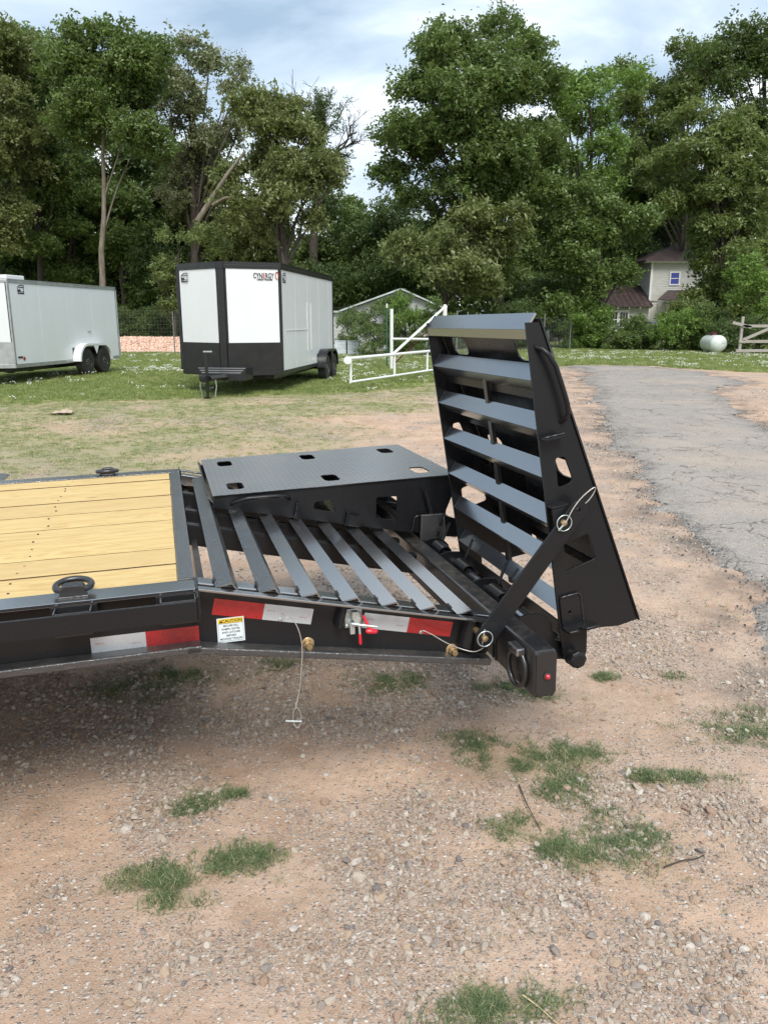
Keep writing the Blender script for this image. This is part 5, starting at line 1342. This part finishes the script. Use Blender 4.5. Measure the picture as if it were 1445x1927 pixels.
# ------------------------------------------------------------------ foliage sources
def leaf_clump(seed, n, size, mat, flat=.75):
    r = random.Random(seed); V = []; F = []
    subs = [(Vector((r.gauss(0, .45), r.gauss(0, .45), r.gauss(0, .36)))) for _ in range(7)]
    for k in range(n):
        c = r.choice(subs) + Vector((r.gauss(0, .2), r.gauss(0, .2), r.gauss(0, .15)))
        nr = Vector((r.gauss(0, .8), r.gauss(0, .8), 1.0)).normalized(); t = nr.cross(Vector((r.gauss(0,1), r.gauss(0,1), r.gauss(0,1)))).normalized(); b = nr.cross(t)
        s = size * r.uniform(.6, 1.3); o = len(V)
        V += [c - t * s, c + b * s * .55 + nr * s * .12, c + t * s * 1.05 - nr * s * .2, c - b * s * .55 + nr * s * .12]; F.append((o, o+1, o+2, o+3))
    me = bpy.data.meshes.new('leaf_clump'); me.from_pydata([tuple(v) for v in V], [], F); me.materials.append(mat); return me
C_LEAF = {k: source('leaves_' + k, [leaf_clump(hash_ + i, 64, .17, m_) for i in range(4)]) for hash_, (k, m_) in zip(range(1000, 9000, 100), LEAF.items())}

HF = 1463.46; PT = RAD(13.875)
def unpx(px, py, Y):      # the photograph's direction turned into a point at a chosen true distance
    dx_ = (px - 722.5) / HF; dy_ = -(py - 963.5) / HF
    v = Vector((dx_, cos(PT) + dy_ * sin(PT), -sin(PT) + dy_ * cos(PT))); v *= Y / v.y
    return Vector((v.x, v.y, v.z + EYE))
def crown_points(lobes, dens, r, sub=1.15, gap=.0):
    """lobes: (center, rx, rz, ry). returns points near the surfaces of many sub-clumps, and the clump centres"""
    P = []; C = []
    for c, rx, rz, ry in lobes:
        ns = max(3, int(rx * rz * ry * 1.7 / sub ** 3 * .8))
        for _ in range(ns):
            d = r.normal(size=3); d /= np.linalg.norm(d); k = r.uniform(.35, 1.0) ** .5
            cc = np.array([c.x + d[0] * rx * k, c.y + d[1] * ry * k, c.z + d[2] * rz * k]); sr = sub * r.uniform(.55, 1.25)
            if r.random() < gap: continue
            C.append(cc)
            n = int(dens * sr * sr * 4)
            q = r.normal(size=(n, 3)); q /= np.linalg.norm(q, axis=1)[:, None]; q[:, 2] = np.abs(q[:, 2]) * np.where(r.random(n) < .75, 1, -.6)
            P.append(cc + q * sr * (r.uniform(.55, 1.0, (n, 1))) * np.array([1, 1, .75]))
    return np.concatenate(P), np.array(C)
def tree(name, label, cat, px, Y, lobes, leaf, dens=5.5, sub=1.15, gap=.0, trunk_r=.25, bark_='bark', lean=0, group=None, base_px=None, seed=1, limbs=14, cs=(.30, .80), thick=.85, fork=.35, ctrunk=None):
    r = np.random.default_rng(seed)
    base = unpx(px, 640, Y); base.z = hz(base.x, base.y) if Y < 60 else 0
    root = empty(name, (base.x, base.y, base.z)); tag(root, label, cat, group)
    k = Y / HF
    L = []
    if cat in ('bush', 'ivy'):
        gy = 602 + HF * 1.6 / Y - 14; lobes = list(lobes) + [(lobes[0][0] + dx_, gy, lobes[0][2] * .6, 14) for dx_ in (-.55 * lobes[0][2], .5 * lobes[0][2])] + [(lobes[0][0], (gy + lobes[0][1]) / 2 + 6, lobes[0][2] * .85, 16)]
    for (lx, ly, rx, rz) in lobes:
        c = unpx(lx, ly, Y); R_ = rx * k
        c.y += r.uniform(-.25, .25) * R_; c -= root.location
        L.append((c, R_, rz * k, max(1.0, min(R_ * thick, 4.2))))
    P, C = crown_points(L, dens, r, sub, gap)
    cr = scatter('crown', P, np.stack([r.normal(0, .5, len(P)), r.normal(0, .5, len(P)), r.uniform(0, 6.28, len(P))], 1), r.uniform(*cs, len(P)), C_LEAF[leaf], root); cr['kind'] = 'stuff'
    # trunk with limbs reaching into the crown
    top = max(C, key=lambda c: c[2])
    cen = C.mean(0); hgt_ = float(top[2])
    tb = MB(); n = 9; path = []
    tgt = Vector((cen[0] * .8, cen[1] * .5, hgt_ * .9))
    for i in range(n):
        t = i / (n - 1); path.append(Vector((tgt.x * t ** 1.5 + lean * sin(t * 3) + r.normal(0, .06) * i / 3, tgt.y * t ** 1.5 + r.normal(0, .05) * i / 3, tgt.z * t - (.15 if i == 0 else 0))))
    tb.tube(path, [trunk_r * ((1.35 if i == 0 else 1.0) * (1 - .85 * i / (n - 1))) + .02 for i in range(n)], 9)
    idx = r.choice(len(C), min(limbs, len(C)), replace=False)
    for j in idx:
        c = Vector(C[j]); t = np.clip((c.z / max(hgt_, 1)) * .6, .15, .85); f = t * (n - 1); i0 = int(f); s = path[i0].lerp(path[min(i0 + 1, n - 1)], f - i0)
        mid = s.lerp(c, .5) + Vector((r.normal(0, .3), r.normal(0, .3), r.normal(.2, .3)))
        rr = trunk_r * (1 - .8 * t) * .5
        P_ = catmull([s, mid, c], 3); tb.tube(P_, [max(.015, rr * (1 - .85 * q / len(P_))) for q in range(len(P_))], 6)
    tb.build('trunk', M[bark_], root, smooth=60)
    return root

T = tree
# far wall of woods behind everything (one mass)
r = np.random.default_rng(5); P = []
for k in range(5200):
    x = r.uniform(-62, 66); y = r.uniform(78, 90); z = abs(r.normal(0, 1)) * 0 + r.uniform(0, 1) ** .8 * (7.5 + 2.5 * float(fbm(np.array([x * .09]), np.array([1.]), 71)[0]))
    P.append((x, y, z))
P = np.array(P)
tag(scatter('far_woods', P, rots(r, len(P), .5), r.uniform(.9, 1.7, len(P)), C_LEAF['dark']), 'dense dark woods closing off the view behind the trees', kind='stuff')

# left group
T('oak_tree', 'olive green oak at the far left edge with trunk out of sight', 'tree', -30, 50, [(-20, 180, 85, 110), (40, 110, 45, 45), (-40, 330, 90, 90), (40, 260, 50, 70), (0, 420, 70, 60)], 'olive', seed=1, trunk_r=.3, gap=.1)
T('oak_tree', 'tall oak between the far left edge and the bare pale trunk', 'tree', 85, 54, [(80, 130, 50, 60), (30, 125, 45, 45), (120, 115, 50, 36), (120, 190, 60, 70), (60, 250, 70, 80), (110, 340, 60, 70), (70, 420, 60, 60)], 'mid', seed=2, gap=.15)
T('elm_tree', 'tall green tree with a long bare pale trunk behind the left cargo trailer', 'tree', 197, 47, [(200, 150, 82, 62), (255, 190, 50, 60), (150, 195, 55, 60), (200, 235, 80, 50), (270, 250, 35, 45), (225, 105, 50, 28), (155, 118, 45, 34), (280, 135, 36, 40)], 'mid', seed=3, trunk_r=.2, bark_='bark_pale', dens=6, limbs=2)
T('oak_tree', 'ragged oak with pale leaf undersides and sky showing through its top', 'tree', 372, 52, [(345, 120, 48, 38), (400, 135, 42, 40), (440, 155, 36, 50), (345, 190, 52, 40), (420, 215, 55, 45), (350, 270, 48, 45), (400, 300, 55, 45), (330, 345, 42, 45), (305, 140, 34, 45)], 'pale', seed=4, gap=.30, dens=5.2, sub=.95, trunk_r=.3, limbs=16)
T('oak_tree', 'leaning olive oak above the black and white cargo trailer', 'tree', 553, 43, [(500, 245, 52, 50), (460, 300, 50, 45), (530, 300, 62, 60), (570, 345, 42, 55), (500, 370, 70, 55), (550, 420, 50, 45), (440, 375, 40, 40), (505, 225, 34, 34)], 'olive', seed=5, gap=.08, dens=6, trunk_r=.34, limbs=14, lean=-.3)
_r = [o_ for o_ in COL.objects if o_.name.startswith('oak_tree') and 'leaning' in o_.get('label', '')][0]
for pp, r0 in (([(372, 415), (400, 372), (428, 328), (462, 284)], .15), ([(400, 386), (425, 372), (446, 376)], .09)):
    P_ = catmull([unpx(a_, b_, 41.2) - _r.location for a_, b_ in pp], 4)
    MB().tube(P_, [r0 * (1 - .65 * q / len(P_)) for q in range(len(P_))], 7).build('limb', M['bark_pale'], _r, smooth=60)
T('young_tree', 'young tree with pale bark growing between the two cargo trailers', 'tree', 330, 44, [(325, 520, 26, 35), (395, 455, 40, 32), (340, 450, 34, 30), (315, 560, 22, 22)], 'gold', seed=6, trunk_r=.1, dens=7, sub=.7, limbs=8, cs=(.3, .5))
for i, (px, py, rx, rz, Y, lf, lab) in enumerate([
    (20, 480, 70, 55, 58, 'dark', 'dark low tree behind the left cargo trailer roof end'),
    (120, 460, 75, 60, 60, 'mid', 'bushy low tree left of the bare pale trunk'),
    (255, 480, 60, 70, 58, 'dark', 'dark low tree just right of the bare pale trunk'),
    (270, 370, 50, 75, 60, 'dark', 'dark mid height tree behind the bare pale trunk'),
    (440, 430, 60, 60, 58, 'dark', 'dark low tree directly above the black and white trailer'),
    (160, 350, 60, 70, 62, 'dark', 'dark mid height tree at the left behind the pale trunk'),
    (30, 350, 60, 75, 62, 'dark', 'dark mid height tree near the far left edge'),
    (350, 400, 60, 60, 60, 'dark', 'dark tree below the ragged oak'),
    (60, 260, 70, 80, 60, 'mid', 'broad tree filling in behind the far left oaks'),
    (200, 300, 50, 60, 61, 'mid', 'tree filling in behind the upper pale trunk'),
    (140, 400, 60, 60, 57, 'mid', 'mid green tree just left of the pale trunk'),
    (300, 300, 40, 50, 63, 'dark', 'dark tree between the pale trunk and the ragged oak'),
    (380, 330, 50, 60, 57, 'olive', 'olive tree under the ragged oak'),
    (235, 420, 50, 50, 56, 'mid', 'mid green tree just right of the pale trunk'),
    (470, 420, 60, 50, 52, 'olive', 'olive tree under the leaning oak'),
    (300, 500, 45, 50, 54, 'dark', 'dark shrubby tree between the two cargo trailers'),
    (1040, 330, 50, 70, 60, 'mid', 'mid green tree between the tallest oak and the bright tree'),
    (1160, 330, 50, 60, 66, 'mid', 'far green tree behind the bright tree'),
    (1250, 330, 45, 50, 66, 'dark', 'dark tree left of the large olive tree'),
    (720, 440, 50, 60, 58, 'dark', 'dark tree under the left edge of the tallest oak'),
    (640, 450, 55, 70, 62, 'mid', 'rounded green tree below the gap of sky'),
    (690, 420, 50, 55, 66, 'mid', 'far round tree closing the gap of sky'),
    (600, 520, 50, 50, 56, 'dark', 'dark shrubby tree right of the black and white trailer'),
    (700, 520, 60, 45, 55, 'dark', 'dark shrubby tree above the shed ridge'),
    (790, 490, 60, 60, 55, 'mid', 'green shrubby tree right of the shed ridge'),
    (1010, 560, 60, 35, 50, 'dark', 'dark shrubby tree behind the top of the raised ramp'),
    (1175, 500, 50, 55, 72, 'dark', 'dark tree behind the house wing roof'),
    (1120, 430, 60, 60, 66, 'dark', 'dark tree above the house wing'),
    (1210, 420, 45, 60, 75, 'dark', 'dark far tree behind the upper storey of the house'),
    (1420, 430, 60, 80, 70, 'dark', 'dark tree at the right edge behind the house'),
    (1320, 380, 60, 60, 70, 'dark', 'dark tree behind the roof of the house'),
    ]):
    b_ = (py + rz)
    lob = [(px, py, rx, rz), (px - rx * .5, py + rz * .6, rx * .6, rz * .6), (px + rx * .5, py + rz * .6, rx * .6, rz * .6)]
    if b_ < 540: lob.append((px, (b_ + 590) / 2, rx * .8, (600 - b_) / 2 + 15))
    T('woodland_tree', lab, 'tree', px, Y, lob, lf, seed=40 + i, dens=4.2, sub=1.3, cs=(.5, .85), limbs=8, trunk_r=.2, group='low trees filling the edge of the woods')
# dead tree with ivy
def dead_tree():
    r = random.Random(12); Y = 58; base = unpx(585, 640, Y); base.z = 0
    root = empty('dead_tree', base); tag(root, 'dead tree with bare twigs and ivy climbing its limbs in the gap of sky', 'tree')
    tb = MB(); ivy = []
    def br(p, d, L, rad, depth, iv):
        n = 4; P = [p]; q = p
        for i in range(n):
            d = (d + Vector((r.gauss(0, .13), r.gauss(0, .13), r.gauss(.02, .09)))).normalized(); q = q + d * L / n; P.append(q)
            if iv > 0:
                for _ in range(int(9 * iv)): ivy.append(q + Vector((r.gauss(0, .26), r.gauss(0, .26), r.gauss(0, .35))))
        tb.tube(P, [max(.012, rad * (1 - .6 * i / n)) for i in range(n + 1)], 6 if rad > .05 else 4)
        if depth:
            for k in range(3 if depth > 1 else 4):
                t = r.randint(1, n); dd_ = (d + Vector((r.gauss(0, .65), r.gauss(0, .4), r.gauss(.15, .35)))).normalized()
                br(P[t], dd_, L * r.uniform(.5, .75), rad * .5, depth - 1, iv * (.45 if depth > 2 else 0))
    def to(px, py): return unpx(px, py, Y) - base
    z0 = Vector((0, 0, 0)); A = to(592, 400); tb.tube([z0, z0.lerp(A, .5), A], [.42, .34, .26], 9)
    A2 = to(606, 320); br(A, (A2 - A), (A2 - A).length, .22, 1, 1.6)
    for (ex, ey, iv, dp) in ((592, 195, 1.5, 4), (618, 215, .8, 4), (575, 230, .2, 3), (650, 250, .0, 4), (567, 205, 0, 3)):
        E_ = to(ex, ey); br(A2, (E_ - A2).normalized(), (E_ - A2).length * .75, .14, dp, iv)
    B = to(600, 385); E_ = to(640, 300); tb.tube([B, B.lerp(to(625, 350), 1), E_], [.2, .15, .1], 7)
    for _ in range(60): 
        t = r.random(); q = to(625, 350).lerp(to(643, 290), t); ivy.append(q + Vector((r.gauss(0, .35), r.gauss(0, .3), r.gauss(0, .4))))
    for (ex, ey) in ((675, 270), (668, 240), (660, 300)):
        E2 = to(ex, ey); br(to(630, 285), (E2 - to(630, 285)).normalized(), (E2 - to(630, 285)).length * .8, .07, 3, 0)
    tb.build('trunk', M['bark'], root, smooth=60)
    P = np.array([tuple(v) for v in ivy]); g_ = np.random.default_rng(4)
    scatter('ivy', P, rots(g_, len(P), .6), g_.uniform(.22, .42, len(P)), C_LEAF['dark'], root)['kind'] = 'stuff'
dead_tree()
# right group
T('oak_tree', 'tallest broad green oak in the middle behind the raised ramp', 'tree', 935, 47, [(920, 80, 62, 42), (850, 115, 42, 45), (960, 130, 80, 55), (880, 190, 110, 65), (790, 215, 60, 60), (1000, 205, 70, 65), (770, 290, 60, 60), (870, 300, 105, 70), (980, 310, 95, 70), (760, 370, 45, 50), (850, 400, 85, 60), (960, 410, 95, 60), (830, 480, 60, 50), (930, 490, 80, 45)], 'mid', seed=21, dens=5.6, sub=1.25, gap=.05, trunk_r=.42, limbs=26)
T('oak_tree', 'small olive tree in front of the tallest oak', 'tree', 830, 43, [(850, 430, 70, 45), (790, 500, 50, 40), (860, 510, 70, 45), (930, 440, 45, 40)], 'olive', seed=22, dens=6, sub=1.0, trunk_r=.15, limbs=10)
T('elm_tree', 'bright green tree with dark forked trunk right of the tallest oak', 'tree', 1098, 50, [(1100, 160, 55, 45), (1150, 175, 40, 45), (1080, 225, 55, 50), (1145, 245, 45, 45), (1100, 310, 60, 45)], 'bright', seed=23, dens=5, sub=1.05, gap=.22, trunk_r=.26, limbs=20)
T('elm_tree', 'spreading dark green tree beside the house wing', 'tree', 1130, 46, [(1080, 400, 60, 50), (1150, 420, 60, 45), (1060, 470, 55, 45), (1130, 490, 70, 45), (1175, 420, 36, 30), (1095, 550, 50, 30), (1085, 520, 55, 50), (1060, 580, 35, 35)], 'mid', seed=24, dens=5.5, sub=1.0, gap=.12, trunk_r=.24, limbs=18)
T('oak_tree', 'yellow green oak behind the house roof', 'tree', 1275, 62, [(1270, 140, 60, 48), (1220, 190, 55, 45), (1310, 195, 55, 50), (1260, 240, 60, 35), (1340, 150, 45, 45), (1350, 250, 50, 50), (1205, 140, 40, 38), (1200, 260, 50, 50), (1245, 320, 50, 40)], 'gold', seed=25, dens=4.8, sub=1.3, gap=.15, trunk_r=.34, limbs=22, cs=(.5, .8))
T('oak_tree', 'tall dark oak at the top right edge', 'tree', 1425, 56, [(1400, 90, 42, 38), (1440, 130, 60, 60), (1390, 160, 40, 50), (1450, 230, 60, 60), (1460, 320, 50, 60), (1375, 225, 45, 42), (1340, 120, 30, 34)], 'dark', seed=26, dens=5, sub=1.15, gap=.12, trunk_r=.34, limbs=18)
T('maple_tree', 'large olive tree with forked dark trunk in front of the house', 'tree', 1338, 47, [(1310, 310, 75, 50), (1390, 300, 70, 60), (1290, 370, 45, 45), (1350, 390, 80, 50), (1430, 390, 60, 60), (1325, 450, 42, 34), (1375, 470, 70, 45), (1340, 515, 40, 24), (1400, 530, 60, 35), (1345, 250, 50, 40), (1335, 560, 45, 18), (1405, 570, 50, 26)], 'gold', seed=27, dens=6, sub=1.05, gap=.06, trunk_r=.3, limbs=22)
T('young_tree', 'light green young tree at the right edge beside the board fence', 'tree', 1425, 41, [(1420, 540, 38, 32), (1440, 500, 40, 35), (1425, 590, 40, 26)], 'bright', seed=28, dens=8, sub=.7, trunk_r=.1, limbs=8, cs=(.3, .5))
# bushes
for i, (px, py, rx, rz, Y, lf, lab) in enumerate([
    (1105, 598, 46, 38, 45, 'bright', 'green bush left of the house windows'),
    (1075, 590, 25, 25, 46, 'mid', 'leafy bush left of the tallest yard bush'),
    (1208, 618, 26, 18, 43, 'mid', 'low bush between the house windows and the doorway'),
    (1268, 612, 46, 26, 42, 'bright', 'broad green bush before the barred windows'),
    (1325, 608, 40, 32, 42, 'mid', 'bush under the forked tree trunk'),
    (1180, 628, 40, 12, 43, 'mid', 'low weeds along the foot of the house wing'),
    (1300, 575, 22, 16, 44, 'gold', 'pale shoot reaching above the yard bushes'),
    (1390, 625, 40, 18, 39.5, 'dark', 'dark shrub behind the board fence'),
    (960, 590, 50, 24, 44, 'dark', 'brushy shrub behind the raised ramp'),
    (870, 600, 45, 26, 44, 'mid', 'green shrub right of the gate post'),
    (240, 605, 45, 26, 47.5, 'dark', 'brush behind the pink rocks left of centre'),
    (310, 605, 40, 26, 47, 'dark', 'brush behind the pink rocks next to the black and white trailer'),
    (150, 600, 55, 28, 47.5, 'dark', 'brush hidden behind the left cargo trailer'),
    ]):
    T('bush', lab, 'bush', px, Y, [(px, py, rx, rz), (px - rx*.5, py + rz*.4, rx*.6, rz*.7), (px + rx*.5, py + rz*.4, rx*.6, rz*.7)], lf, seed=80 + i, dens=11, sub=.55, cs=(.2, .38), limbs=6, trunk_r=.04, thick=.7, group='bushes along the fence lines')
for i, (px, py, rx, rz, Y, lab) in enumerate([
    (705, 605, 40, 26, 36.5, 'ivy mound on the fence in front of the shed'),
    (760, 590, 38, 24, 38, 'yellow green hedge right of the shed gable'),
    (752, 566, 24, 14, 40.4, 'ivy hanging under the shed gable'),
    (812, 595, 32, 28, 37, 'ivy heap beside the gate post'),
    (655, 600, 14, 14, 38.5, 'small shrub behind the white bins')]):
    T('ivy_mound', lab, 'ivy', px, Y, [(px, py, rx, rz), (px - rx*.5, py + rz*.5, rx*.6, rz*.6), (px + rx*.5, py + rz*.4, rx*.6, rz*.6)], 'bright' if i == 1 else 'mid', seed=110 + i, dens=12, sub=.45, cs=(.18, .32), limbs=4, trunk_r=.03, thick=.6, group='ivy and hedge around the shed')
